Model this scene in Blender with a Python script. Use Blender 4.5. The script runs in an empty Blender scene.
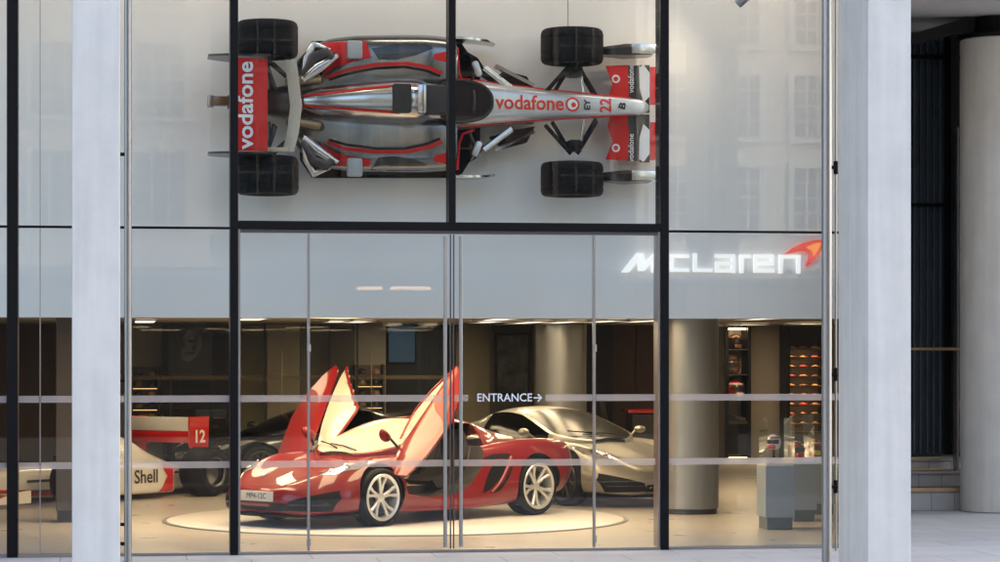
import bpy, bmesh, math, random
from mathutils import Vector, Matrix
from mathutils.bvhtree import BVHTree
from mathutils.geometry import delaunay_2d_cdt
random.seed(7)
R = math.radians
PI = math.pi
scene = bpy.context.scene
COL = scene.collection

# ------------------------------------------------------------------ camera model (f in px for a 1000 px wide frame)
FPX, EYE, HOR, YAW = 2500.0, 2.0, 350.0, R(8.56)
SN, CS = math.sin(YAW), math.cos(YAW)

def ray(px, py):
    u = (px - 500.0) / FPX
    v = (HOR - py) / FPX
    return Vector((SN + u * CS, CS - u * SN, v))

def atY(px, py, Y):
    r = ray(px, py)
    k = Y / r.y
    return Vector((r.x * k, Y, EYE + r.z * k))

def atZ(px, py, z=0.0):
    r = ray(px, py)
    k = (z - EYE) / r.z
    return Vector((r.x * k, r.y * k, z))

# ------------------------------------------------------------------ object helpers
def tag(o, label=None, cat=None, group=None, kind=None):
    if label: o['label'] = label
    if cat: o['category'] = cat
    if group: o['group'] = group
    if kind: o['kind'] = kind
    return o

def thing(name, label, cat, loc=(0, 0, 0), rot=None, group=None):
    o = bpy.data.objects.new(name, None)
    COL.objects.link(o)
    o.empty_display_size = 0.2
    o.location = loc
    if rot is not None:
        if isinstance(rot, Matrix):
            o.rotation_euler = rot.to_euler()
        else:
            o.rotation_euler = rot
    return tag(o, label, cat, group)

def obj(name, bm, mats, parent=None, smooth=None, label=None):
    """link a bmesh (or mesh) as ONE object; smooth = angle in degrees or None"""
    if isinstance(bm, bmesh.types.BMesh):
        me = bpy.data.meshes.new(name)
        bm.normal_update()
        bm.to_mesh(me)
        bm.free()
    else:
        me = bm
    if not isinstance(mats, (list, tuple)):
        mats = [mats]
    if len(me.materials) == 0:
        for m in mats:
            me.materials.append(m)
    if smooth is not None:
        me.shade_smooth()
        me.set_sharp_from_angle(angle=R(smooth))
    o = bpy.data.objects.new(name, me)
    COL.objects.link(o)
    if parent is not None:
        o.parent = parent
    if label: o['label'] = label
    return o

def copy_tree(o, parent=None):
    c = o.copy()
    COL.objects.link(c)
    if parent is not None:
        c.parent = parent
    for ch in list(o.children):
        copy_tree(ch, c)
    return c

def struct(name, bm, m, smooth=None):
    return tag(obj(name, bm, m, None, smooth), kind='structure')

def NB():
    return bmesh.new()

def add_box(bm, c, s, bevel=0.0, rot=None, seg=2):
    r = bmesh.ops.create_cube(bm, size=1.0)
    vs = r['verts']
    M = Matrix.Translation(Vector(c)) @ (rot.to_4x4() if rot is not None else Matrix.Identity(4)) @ Matrix.Diagonal((s[0], s[1], s[2], 1))
    bmesh.ops.transform(bm, matrix=M, verts=vs)
    if bevel > 0:
        es = list({e for v in vs for e in v.link_edges})
        bmesh.ops.bevel(bm, geom=es, offset=bevel, segments=seg, profile=0.5, affect='EDGES')
    return vs

def box(x0, x1, y0, y1, z0, z1, bevel=0.0):
    bm = NB()
    add_box(bm, ((x0 + x1) / 2, (y0 + y1) / 2, (z0 + z1) / 2), (abs(x1 - x0), abs(y1 - y0), abs(z1 - z0)), bevel)
    return bm

def abox(bm, x0, x1, y0, y1, z0, z1, bevel=0.0):
    add_box(bm, ((x0 + x1) / 2, (y0 + y1) / 2, (z0 + z1) / 2), (abs(x1 - x0), abs(y1 - y0), abs(z1 - z0)), bevel)

def loft(bm, rings, closed=True, caps=True):
    V = [[bm.verts.new(p) for p in r] for r in rings]
    n = len(V[0])
    for i in range(len(V) - 1):
        for j in range(n if closed else n - 1):
            k = (j + 1) % n
            try:
                bm.faces.new((V[i][j], V[i][k], V[i + 1][k], V[i + 1][j]))
            except ValueError:
                pass
    if caps and closed:
        for r in (list(reversed(V[0])), V[-1]):
            try:
                bm.faces.new(r)
            except ValueError:
                pass
    bmesh.ops.recalc_face_normals(bm, faces=bm.faces)
    return V

def frame_for(d):
    d = Vector(d).normalized()
    a = Vector((0, 0, 1)) if abs(d.z) < 0.9 else Vector((1, 0, 0))
    s = d.cross(a).normalized()
    return s, s.cross(d).normalized()

def add_tube(bm, pts, r, seg=10, flat=1.0, caps=True):
    pts = [Vector(p) for p in pts]
    rs = r if isinstance(r, (list, tuple)) else [r] * len(pts)
    rings = []
    for i, p in enumerate(pts):
        d = (pts[min(i + 1, len(pts) - 1)] - pts[max(i - 1, 0)])
        s, t = frame_for(d)
        rings.append([p + s * math.cos(2 * PI * k / seg) * rs[i] + t * math.sin(2 * PI * k / seg) * rs[i] * flat for k in range(seg)])
    V = [[bm.verts.new(q) for q in rg] for rg in rings]
    for i in range(len(V) - 1):
        for j in range(seg):
            k = (j + 1) % seg
            bm.faces.new((V[i][j], V[i + 1][j], V[i + 1][k], V[i][k]))
    if caps:
        bm.faces.new(V[0])
        bm.faces.new(list(reversed(V[-1])))

def add_lathe(bm, prof, seg=32, M=None, close=False):
    """prof: (radius, height) turned about local z"""
    M = M or Matrix.Identity(4)
    rings = []
    for r, h in prof:
        rings.append([bm.verts.new(M @ Vector((r * math.cos(2 * PI * k / seg), r * math.sin(2 * PI * k / seg), h))) for k in range(seg)])
    m = len(rings)
    for i in range(m if close else m - 1):
        a, b = rings[i], rings[(i + 1) % m]
        for j in range(seg):
            k = (j + 1) % seg
            bm.faces.new((a[j], a[k], b[k], b[j]))
    if not close:
        if prof[0][0] > 1e-5: bm.faces.new(list(reversed(rings[0])))
        if prof[-1][0] > 1e-5: bm.faces.new(rings[-1])
    bmesh.ops.remove_doubles(bm, verts=bm.verts, dist=1e-5)
    bmesh.ops.recalc_face_normals(bm, faces=bm.faces)

def add_prism(bm, pts, a, b, fn):
    """polygon pts (u,v) swept from a to b; fn(u,v,w) -> xyz"""
    A = [bm.verts.new(fn(u, v, a)) for u, v in pts]
    B = [bm.verts.new(fn(u, v, b)) for u, v in pts]
    n = len(pts)
    bm.faces.new(A); bm.faces.new(list(reversed(B)))
    for i in range(n):
        j = (i + 1) % n
        bm.faces.new((A[i], B[i], B[j], A[j]))
    bmesh.ops.recalc_face_normals(bm, faces=bm.faces)

def path_outline(path, w):
    """mitred outline polygon of an open polyline"""
    P = [Vector((p[0], p[1])) for p in path]
    L, Rr = [], []
    for i, p in enumerate(P):
        d0 = (P[i] - P[i - 1]).normalized() if i > 0 else (P[1] - P[0]).normalized()
        d1 = (P[i + 1] - P[i]).normalized() if i < len(P) - 1 else d0
        n0 = Vector((-d0.y, d0.x)); n1 = Vector((-d1.y, d1.x))
        m = (n0 + n1).normalized()
        k = w / 2 / max(0.3, m.dot(n0))
        L.append(p + m * k); Rr.append(p - m * k)
    return [tuple(q) for q in L] + [tuple(q) for q in reversed(Rr)]

def cr(tab, x):
    """smooth (monotone-ish cubic) lookup in a table of (x, v...) sorted by x"""
    if x <= tab[0][0]: return tab[0][1]
    if x >= tab[-1][0]: return tab[-1][1]
    for i in range(len(tab) - 1):
        if tab[i][0] <= x <= tab[i + 1][0]:
            x0, v0 = tab[i]; x1, v1 = tab[i + 1]
            h = x1 - x0
            s = (v1 - v0) / h
            def slope(j):
                if j <= 0 or j >= len(tab) - 1: return None
                a = (tab[j][1] - tab[j - 1][1]) / (tab[j][0] - tab[j - 1][0])
                b = (tab[j + 1][1] - tab[j][1]) / (tab[j + 1][0] - tab[j][0])
                return 0.0 if a * b <= 0 else 2 * a * b / (a + b)
            m0 = slope(i); m1 = slope(i + 1)
            m0 = s if m0 is None else m0
            m1 = s if m1 is None else m1
            t = (x - x0) / h
            return (2*t**3-3*t**2+1)*v0 + (t**3-2*t**2+t)*h*m0 + (-2*t**3+3*t**2)*v1 + (t**3-t**2)*h*m1
    return tab[-1][1]

def catmull(pts, n):
    """resample a control polyline smoothly to n points per span"""
    out = []
    P = [Vector(p) for p in pts]
    for i in range(len(P) - 1):
        p0 = P[max(i - 1, 0)]; p1 = P[i]; p2 = P[i + 1]; p3 = P[min(i + 2, len(P) - 1)]
        for k in range(n):
            t = k / n
            out.append(0.5 * ((2*p1) + (p2 - p0)*t + (2*p0 - 5*p1 + 4*p2 - p3)*t*t + (3*p1 - p0 - 3*p2 + p3)*t**3))
    out.append(P[-1])
    return out

def inside(poly, x, y):
    c = False
    n = len(poly)
    j = n - 1
    for i in range(n):
        xi, yi = poly[i]; xj, yj = poly[j]
        if (yi > y) != (yj > y) and x < (xj - xi) * (y - yi) / (yj - yi) + xi:
            c = not c
        j = i
    return c

def patch(bvh, poly, fn, direction, off=0.004, step=0.04, thick=0.0, closed_curve=False, maxd=6.0):
    """mesh of a 2D polygon thrown onto a surface along `direction`; fn(u,v)->start point"""
    poly = [tuple(p) for p in poly]
    if closed_curve:
        q = catmull([(p[0], p[1], 0) for p in poly + [poly[0]]], 5)[:-1]
        poly = [(p.x, p.y) for p in q]
    # densify outline
    pts = []
    n = len(poly)
    for i in range(n):
        a = Vector(poly[i]); b = Vector(poly[(i + 1) % n])
        m = max(1, int((b - a).length / step))
        for k in range(m):
            pts.append(a.lerp(b, k / m))
    nb = len(pts)
    us = [p.x for p in pts]; vs = [p.y for p in pts]
    u = min(us) + step * 0.5
    while u < max(us):
        v = min(vs) + step * 0.5
        while v < max(vs):
            if inside(poly, u, v):
                if min((Vector((u, v)) - p).length for p in pts[:nb]) > step * 0.4:
                    pts.append(Vector((u, v)))
            v += step
        u += step
    res = delaunay_2d_cdt(pts, [(i, (i + 1) % nb) for i in range(nb)], [], 1, 1e-6)
    d = Vector(direction).normalized()
    bm = NB()
    V = []
    for p in res[0]:
        loc, nor, idx, dist = bvh.ray_cast(Vector(fn(p.x, p.y)), d, maxd)
        if loc is None:
            V.append(None)
        else:
            if nor.dot(d) > 0: nor = -nor
            V.append(bm.verts.new(loc + (nor * 0.6 - d * 0.4) * off))
    for f in res[2]:
        vv = [V[i] for i in f]
        if any(v is None for v in vv): continue
        if max((vv[i].co - vv[i - 1].co).length for i in range(3)) > step * 6: continue
        try:
            bm.faces.new(vv)
        except ValueError:
            pass
    bm.normal_update()
    for f in bm.faces:
        if f.normal.dot(d) > 0: f.normal_flip()
    if thick > 0:
        bmesh.ops.solidify(bm, geom=list(bm.faces), thickness=thick)
    return bm

def bvh_of(bm):
    return BVHTree.FromBMesh(bm)

def text_mesh(body, size=1.0, extrude=0.002, bold=0.0, align='CENTER', shear=0.0, sx=1.0):
    cu = bpy.data.curves.new('lettering_curve', 'FONT')
    cu.body = body; cu.size = size; cu.extrude = extrude; cu.offset = bold
    cu.align_x = align; cu.align_y = 'CENTER'; cu.shear = shear
    cu.resolution_u = 3
    o = bpy.data.objects.new('lettering_tmp', cu)
    COL.objects.link(o)
    dg = bpy.context.evaluated_depsgraph_get()
    me = bpy.data.meshes.new_from_object(o.evaluated_get(dg))
    bpy.data.objects.remove(o)
    bpy.data.curves.remove(cu)
    me.materials.clear()
    me.transform(Matrix.Diagonal((sx, 1, 1, 1)))
    return me

def boolean_cut(base, cutters):
    """base object minus cutters (objects are consumed), result replaces base mesh"""
    for c in cutters:
        m = base.modifiers.new('cut', 'BOOLEAN')
        m.operation = 'DIFFERENCE'; m.object = c; m.solver = 'EXACT'
        m.material_mode = 'TRANSFER'
    dg = bpy.context.evaluated_depsgraph_get()
    me = bpy.data.meshes.new_from_object(base.evaluated_get(dg))
    base.modifiers.clear()
    old = base.data
    base.data = me
    bpy.data.meshes.remove(old)
    for c in cutters:
        md = c.data
        bpy.data.objects.remove(c)
        bpy.data.meshes.remove(md)
    return me

# ------------------------------------------------------------------ materials
def _nt(name):
    m = bpy.data.materials.new(name)
    m.use_nodes = True
    nt = m.node_tree
    return m, nt, nt.nodes, nt.links, nt.nodes['Principled BSDF']

def mk(name, col, rough=0.5, metal=0.0, var=0.08, scale=3.0, bump=0.0, bscale=60.0, coat=0.0, crough=0.03, spec=0.5,
       stretch=(1, 1, 1), rvar=0.0, emit=None, estr=0.0):
    m, nt, N, L, P = _nt(name)
    tc = N.new('ShaderNodeTexCoord')
    mp = N.new('ShaderNodeMapping'); mp.inputs['Scale'].default_value = stretch
    L.new(tc.outputs['Object'], mp.inputs['Vector'])
    nz = N.new('ShaderNodeTexNoise'); nz.inputs['Scale'].default_value = scale
    nz.inputs['Detail'].default_value = 6; nz.inputs['Roughness'].default_value = 0.6
    L.new(mp.outputs['Vector'], nz.inputs['Vector'])
    rp = N.new('ShaderNodeValToRGB')
    e = rp.color_ramp.elements
    e[0].position = 0.25; e[1].position = 0.75
    e[0].color = tuple(max(0, c * (1 - var)) for c in col) + (1,)
    e[1].color = tuple(min(1, c * (1 + var)) for c in col) + (1,)
    L.new(nz.outputs['Fac'], rp.inputs['Fac'])
    L.new(rp.outputs['Color'], P.inputs['Base Color'])
    P.inputs['Roughness'].default_value = rough
    if rvar > 0:
        mr = N.new('ShaderNodeMapRange')
        mr.inputs['To Min'].default_value = max(0.02, rough - rvar); mr.inputs['To Max'].default_value = min(1, rough + rvar)
        L.new(nz.outputs['Fac'], mr.inputs['Value']); L.new(mr.outputs['Result'], P.inputs['Roughness'])
    P.inputs['Metallic'].default_value = metal
    P.inputs['Specular IOR Level'].default_value = spec
    P.inputs['Coat Weight'].default_value = coat
    P.inputs['Coat Roughness'].default_value = crough
    if bump > 0:
        nb = N.new('ShaderNodeTexNoise'); nb.inputs['Scale'].default_value = bscale; nb.inputs['Detail'].default_value = 4
        L.new(mp.outputs['Vector'], nb.inputs['Vector'])
        b = N.new('ShaderNodeBump'); b.inputs['Strength'].default_value = bump; b.inputs['Distance'].default_value = 0.01
        L.new(nb.outputs['Fac'], b.inputs['Height']); L.new(b.outputs['Normal'], P.inputs['Normal'])
    if emit:
        P.inputs['Emission Color'].default_value = tuple(emit) + (1,)
        P.inputs['Emission Strength'].default_value = estr
    return m

def mk_glass(name, tint=(0.94, 0.965, 0.955), f0=0.018, rough=0.0, rcol=(1, 1, 1), wave=0.0):
    """thin pane: transparent + mirror weighted by the Schlick term (the same for every ray)"""
    m, nt, N, L, P = _nt(name)
    N.remove(P)
    out = N['Material Output']
    g = N.new('ShaderNodeNewGeometry')
    d = N.new('ShaderNodeVectorMath'); d.operation = 'DOT_PRODUCT'
    L.new(g.outputs['Normal'], d.inputs[0]); L.new(g.outputs['Incoming'], d.inputs[1])
    a = N.new('ShaderNodeMath'); a.operation = 'ABSOLUTE'; L.new(d.outputs['Value'], a.inputs[0])
    s = N.new('ShaderNodeMath'); s.operation = 'SUBTRACT'; s.inputs[0].default_value = 1.0; L.new(a.outputs[0], s.inputs[1])
    p = N.new('ShaderNodeMath'); p.operation = 'POWER'; L.new(s.outputs[0], p.inputs[0]); p.inputs[1].default_value = 5
    q = N.new('ShaderNodeMath'); q.operation = 'MULTIPLY_ADD'; L.new(p.outputs[0], q.inputs[0])
    q.inputs[1].default_value = 1 - f0; q.inputs[2].default_value = f0
    t = N.new('ShaderNodeBsdfTransparent'); t.inputs['Color'].default_value = tint + (1,)
    gl = N.new('ShaderNodeBsdfGlossy'); gl.inputs['Roughness'].default_value = rough; gl.inputs['Color'].default_value = rcol + (1,)
    if wave > 0:
        tc = N.new('ShaderNodeTexCoord')
        nz = N.new('ShaderNodeTexNoise'); nz.inputs['Scale'].default_value = 1.3; nz.inputs['Detail'].default_value = 1
        L.new(tc.outputs['Object'], nz.inputs['Vector'])
        b = N.new('ShaderNodeBump'); b.inputs['Strength'].default_value = 1.0; b.inputs['Distance'].default_value = wave
        L.new(nz.outputs['Fac'], b.inputs['Height']); L.new(b.outputs['Normal'], gl.inputs['Normal'])
    mx = N.new('ShaderNodeMixShader')
    L.new(q.outputs[0], mx.inputs[0]); L.new(t.outputs[0], mx.inputs[1]); L.new(gl.outputs[0], mx.inputs[2])
    L.new(mx.outputs[0], out.inputs['Surface'])
    return m

def mk_film(name, col, alpha):
    m, nt, N, L, P = _nt(name)
    N.remove(P)
    out = N['Material Output']
    t = N.new('ShaderNodeBsdfTransparent')
    d = N.new('ShaderNodeBsdfDiffuse'); d.inputs['Color'].default_value = tuple(col) + (1,)
    tl = N.new('ShaderNodeBsdfTranslucent'); tl.inputs['Color'].default_value = tuple(col) + (1,)
    m1 = N.new('ShaderNodeMixShader'); m1.inputs[0].default_value = 0.4
    L.new(d.outputs[0], m1.inputs[1]); L.new(tl.outputs[0], m1.inputs[2])
    mx = N.new('ShaderNodeMixShader'); mx.inputs[0].default_value = alpha
    L.new(t.outputs[0], mx.inputs[1]); L.new(m1.outputs[0], mx.inputs[2])
    L.new(mx.outputs[0], out.inputs['Surface'])
    return m

def mk_tiles(name, c1, c2, joint, tw, th, rough=0.4, offset=0.5, jw=0.004, rot=0.0, bump=0.3, coat=0.0, axis='XY', nvar=0.5):
    m, nt, N, L, P = _nt(name)
    tc = N.new('ShaderNodeTexCoord')
    mp = N.new('ShaderNodeMapping'); mp.inputs['Rotation'].default_value = (R(90) if axis == 'XZ' else 0, 0, rot)
    L.new(tc.outputs['Object'], mp.inputs['Vector'])
    br = N.new('ShaderNodeTexBrick')
    br.offset = offset
    br.inputs['Scale'].default_value = 1.0
    br.inputs['Brick Width'].default_value = tw; br.inputs['Row Height'].default_value = th
    br.inputs['Mortar Size'].default_value = jw; br.inputs['Mortar Smooth'].default_value = 0.1
    br.inputs['Color1'].default_value = tuple(c1) + (1,); br.inputs['Color2'].default_value = tuple(c2) + (1,)
    br.inputs['Mortar'].default_value = tuple(joint) + (1,)
    L.new(mp.outputs['Vector'], br.inputs['Vector'])
    nz = N.new('ShaderNodeTexNoise'); nz.inputs['Scale'].default_value = 2.2; nz.inputs['Detail'].default_value = 8
    L.new(mp.outputs['Vector'], nz.inputs['Vector'])
    mr = N.new('ShaderNodeMapRange'); mr.inputs['To Min'].default_value = 1 - 0.25 * nvar; mr.inputs['To Max'].default_value = 1 + 0.25 * nvar
    L.new(nz.outputs['Fac'], mr.inputs['Value'])
    mu = N.new('ShaderNodeMix'); mu.data_type = 'RGBA'; mu.blend_type = 'MULTIPLY'; mu.inputs['Factor'].default_value = 1
    L.new(br.outputs['Color'], mu.inputs['A'])
    L.new(mr.outputs['Result'], mu.inputs['B'])
    L.new(mu.outputs['Result'], P.inputs['Base Color'])
    r2 = N.new('ShaderNodeMapRange'); r2.inputs['To Min'].default_value = rough * 0.75; r2.inputs['To Max'].default_value = min(1, rough * 1.25)
    L.new(nz.outputs['Fac'], r2.inputs['Value']); L.new(r2.outputs['Result'], P.inputs['Roughness'])
    if bump > 0:
        b = N.new('ShaderNodeBump'); b.inputs['Strength'].default_value = bump; b.inputs['Distance'].default_value = 0.004
        b.invert = True
        L.new(br.outputs['Fac'], b.inputs['Height']); L.new(b.outputs['Normal'], P.inputs['Normal'])
    P.inputs['Coat Weight'].default_value = coat
    return m

def mk_emit(name, col, strength):
    m, nt, N, L, P = _nt(name)
    P.inputs['Base Color'].default_value = tuple(c * (0.8 if min(col) > 0.3 else 0.35) for c in col) + (1,)
    P.inputs['Emission Color'].default_value = tuple(col) + (1,)
    P.inputs['Emission Strength'].default_value = strength
    return m

M = {}
def concrete(name, col):
    m, nt, N, L, P = _nt(name)
    tc = N.new('ShaderNodeTexCoord')
    a = N.new('ShaderNodeMapping'); a.inputs['Scale'].default_value = (6, 6, 0.35); L.new(tc.outputs['Object'], a.inputs['Vector'])
    n1 = N.new('ShaderNodeTexNoise'); n1.inputs['Scale'].default_value = 1.5; n1.inputs['Detail'].default_value = 8; L.new(a.outputs[0], n1.inputs['Vector'])
    n2 = N.new('ShaderNodeTexNoise'); n2.inputs['Scale'].default_value = 2.5; n2.inputs['Detail'].default_value = 9; n2.inputs['Roughness'].default_value = 0.65; L.new(tc.outputs['Object'], n2.inputs['Vector'])
    n3 = N.new('ShaderNodeTexVoronoi'); n3.inputs['Scale'].default_value = 28; L.new(tc.outputs['Object'], n3.inputs['Vector'])
    ad = N.new('ShaderNodeMath'); ad.operation = 'ADD'; L.new(n1.outputs['Fac'], ad.inputs[0]); L.new(n2.outputs['Fac'], ad.inputs[1])
    rp = N.new('ShaderNodeValToRGB'); e = rp.color_ramp.elements
    hf = N.new('ShaderNodeMath'); hf.operation = 'MULTIPLY'; hf.inputs[1].default_value = 0.5; L.new(ad.outputs[0], hf.inputs[0])
    e[0].position = 0.34; e[0].color = tuple(c * 0.86 for c in col) + (1,)
    e[1].position = 0.62; e[1].color = tuple(min(1, c * 1.04) for c in col) + (1,)
    L.new(hf.outputs[0], rp.inputs['Fac'])
    pit = N.new('ShaderNodeMapRange'); pit.inputs['From Min'].default_value = 0.0; pit.inputs['From Max'].default_value = 0.06
    pit.inputs['To Min'].default_value = 0.75; pit.inputs['To Max'].default_value = 1.0
    L.new(n3.outputs['Distance'], pit.inputs['Value'])
    mu = N.new('ShaderNodeMix'); mu.data_type = 'RGBA'; mu.blend_type = 'MULTIPLY'; mu.inputs['Factor'].default_value = 0.6
    L.new(rp.outputs['Color'], mu.inputs['A']); L.new(pit.outputs['Result'], mu.inputs['B'])
    L.new(mu.outputs['Result'], P.inputs['Base Color'])
    P.inputs['Roughness'].default_value = 0.72
    b = N.new('ShaderNodeBump'); b.inputs['Strength'].default_value = 0.25; b.inputs['Distance'].default_value = 0.004
    L.new(n2.outputs['Fac'], b.inputs['Height']); L.new(b.outputs['Normal'], P.inputs['Normal'])
    return m

M['concrete'] = concrete('pale_concrete', (0.66, 0.645, 0.585))
M['paving'] = mk_tiles('granite_paving', (0.52, 0.51, 0.49), (0.58, 0.565, 0.545), (0.28, 0.275, 0.265), 1.2, 0.6, 0.7, 0.5, 0.006, nvar=0.8)
M['asphalt'] = mk('asphalt', (0.05, 0.05, 0.052), 0.85, var=0.3, scale=20, bump=0.3, bscale=250)
M['kerb'] = mk('granite_kerb', (0.33, 0.33, 0.33), 0.7, var=0.15, scale=15)
M['roadline'] = mk('road_paint', (0.75, 0.73, 0.65), 0.6, var=0.1, scale=8)
M['floor'] = mk_tiles('stone_floor', (0.53, 0.475, 0.405), (0.55, 0.495, 0.42), (0.44, 0.39, 0.33), 1.2, 0.6, 0.30, 0.0, 0.003, rot=R(28), bump=0.05, nvar=0.18)
M['turn'] = mk('turntable_top', (0.80, 0.76, 0.70), 0.3, var=0.05, scale=1.5)
M['wallwhite'] = mk('white_plaster', (0.83, 0.80, 0.765), 0.6, var=0.02, scale=0.7)
M['ceil'] = mk('ceiling_paint', (0.34, 0.31, 0.27), 0.7, var=0.03, scale=0.8)
M['black'] = mk('black_powder_coat', (0.003, 0.0035, 0.005), 0.45, var=0.2, scale=6, spec=0.2)
M['steel'] = mk('brushed_steel', (0.36, 0.36, 0.36), 0.36, 1.0, var=0.08, scale=4, stretch=(30, 30, 0.5), rvar=0.08)
M['glass'] = mk_glass('pane_glass', wave=0.0002)
M['caseglass'] = mk_glass('case_glass', (0.97, 0.98, 0.975), 0.012)
M['film'] = mk_film('frosted_film', (0.80, 0.74, 0.71), 0.31)
M['filmwhite'] = mk_film('white_film', (0.86, 0.86, 0.86), 0.95)
# ------------------------------------------------------------------ the setting
YG = 24.55            # glass plane
YW = 26.30            # display wall plane
def X(px, Y=YG): return atY(px, 0, Y).x
def Z(px, py, Y=YG): return atY(px, py, Y).z

struct('ground', box(-120, 120, -120, 160, -0.4, -0.16), M['asphalt'])
struct('road', box(-60, 60, 3.0, 15.5, -0.155, -0.13), M['asphalt'])
bm = NB()
for k in range(-8, 9):
    abox(bm, k * 6.0, k * 6.0 + 3.0, 9.2, 9.3, -0.131, -0.126)
struct('road_marking', bm, M['roadline'])
struct('kerb', box(-60, 60, 15.5, 15.8, -0.16, 0.0, 0.01), M['kerb'])
struct('pavement', box(-60, 60, 15.8, 36, -0.15, 0.0), M['paving'])
struct('far_pavement', box(-60, 60, -9, 3.0, -0.15, 0.0), mk('dark_paving', (0.12, 0.12, 0.12), 0.8, var=0.15))
# showroom floor reaches from the glass line to the back
bm = NB()
x0, x1 = -9.5, 13.5
pts = [(x0, YG - 0.02), (X(893), YG - 0.02), (X(893, 30.6), 30.6), (x1, 30.6), (x1, 45.2), (x0, 45.2)]
add_prism(bm, pts, -0.1, 0.004, lambda u, v, w: (u, v, w))
struct('showroom_floor', bm, M['floor'])
# ceiling
bm = NB()
add_prism(bm, [(x0, YW + .16), (X(893, YW + .16) - .01, YW + .16), (X(893, 30.6) - .01, 30.6), (8.2, 30.6), (8.2, 45.2), (x0, 45.2)], 2.405, 2.6, lambda u, v, w: (u, v, w))
abox(bm, 8.202, x1, 31.6, 45.2, 2.47, 2.66)
struct('ceiling', bm, M['ceil'])

# ---- the wall the racing car hangs on, with the white fascia at its foot
wall = tag(obj('display_wall', box(-10, X(893, YW) - 0.03, YW, YW + 0.15, Z(450, 318, YW), 8.2), M['wallwhite']),
           'plain white upper wall behind the glass carrying the racing car and the lit sign', 'wall')

# ---- building mass above and behind
M['bldg'] = mk('stone_cladding', (0.34, 0.33, 0.32), 0.7, var=0.1, scale=2)
M['soffit'] = mk('soffit_panel', (0.40, 0.40, 0.40), 0.6, var=0.05, scale=1)
tag(obj('upper_storeys', box(-26, 26, 21.6, 48, 8.2, 18), M['bldg']),
    'stone clad upper storeys of the showroom building resting above the glass front', 'building')
bm = NB()
abox(bm, -9.7, -9.5, YG, 45.2, 0, 8.2)
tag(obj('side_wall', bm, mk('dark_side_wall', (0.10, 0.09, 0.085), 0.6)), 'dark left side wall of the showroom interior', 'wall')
bm = NB()
abox(bm, x0, x1, 45.2, 45.4, 0, 8.2)
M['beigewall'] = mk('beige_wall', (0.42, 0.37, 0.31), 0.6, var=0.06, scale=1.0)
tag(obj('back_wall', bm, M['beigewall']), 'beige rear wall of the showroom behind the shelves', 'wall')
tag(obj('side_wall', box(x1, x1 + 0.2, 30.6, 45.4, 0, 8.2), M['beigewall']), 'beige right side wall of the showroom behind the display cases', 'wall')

# wall that closes the showroom against the recess: runs back along the right
bm = NB()
a = Vector((X(893), YG)); b = Vector((X(893, 30.6), 30.6))
n = Vector((b.y - a.y, -(b.x - a.x))).normalized() * 0.14
add_prism(bm, [(a.x, a.y), (a.x + n.x, a.y + n.y), (b.x + n.x, b.y + n.y - 0.05), (b.x, b.y)], 0.005, 8.2, lambda u, v, w: (u, v, w))
tag(obj('return_wall', bm, M['bldg']), 'angled stone return wall closing the glass front beside the recess', 'wall')

# ------------------------------------------------------------------ glazed front
front = thing('glazed_shopfront', 'tall black framed glass shopfront with frosted bands around the entrance doors', 'shopfront', (X(450), YG, 0))
O = front.location.copy()
def fobj(name, bm, m, smooth=None, parent=None, label=None, shift=True):
    if shift: bmesh.ops.translate(bm, vec=-O, verts=bm.verts)
    return obj(name, bm, m, parent or front, smooth, label)
ZT = 8.19
mull = []
for a, b, z0, z1 in ((7, 18, 0, ZT), (230, 238, 0, ZT), (660, 668, 0, ZT)):
    bm = NB(); abox(bm, X(a), X(b), YG - 0.05, YG + 0.22, z0 + 0.002, z1, 0.004)
    fobj('mullion', bm, M['black'])
bm = NB(); abox(bm, X(448.3), X(455.3), YG - 0.045, YG + 0.18, Z(450, 223) + 0.002, ZT, 0.004)
fobj('mullion', bm, M['black'])
zt0, zt1 = Z(450, 230.5), Z(450, 222.5)
bm = NB(); abox(bm, X(238) + .001, X(660) - .001, YG - 0.047, YG + 0.17, zt0, zt1, 0.004)
fobj('transom', bm, M['black'])
for a, b in ((-160, 7), (18, 230), (668, 886)):
    bm = NB(); abox(bm, X(a) + .001, X(b) - .001, YG - 0.02, YG + 0.04, Z(450, 231), Z(450, 228.6))
    fobj('transom', bm, M['black'])
for a, b in ((-160, 7), (18, 230), (238, 660), (668, 886)):
    bm = NB(); abox(bm, X(a) + .001, X(b) - .001, YG - 0.03, YG + 0.05, 0.006, 0.03)
    fobj('sill', bm, M['steel'])
M['rib0'] = mk('dark_grey_metal', (0.09, 0.09, 0.095), 0.5, 0.3, var=0.1)
# slim polished jambs inside the middle bay
M['mirror'] = mk('polished_steel', (0.7, 0.68, 0.65), 0.06, 1.0, var=0.03)
bm = NB(); abox(bm, X(238) + .002, X(240.3), YG - 0.02, YG + 0.2, 0.03, zt0 - 0.001)
fobj('jamb', bm, M['steel'])
bm = NB(); abox(bm, X(660) - 0.022, X(660) - .002, YG - 0.02, YG + 0.2, 0.03, zt0 - 0.001)
fobj('jamb', bm, M['steel'])
bm = NB(); abox(bm, X(240.3), X(660) - 0.031, YG - 0.02, YG + 0.05, zt0 - 0.035, zt0 - 0.002)
fobj('door_head', bm, M['rib0'])
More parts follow.
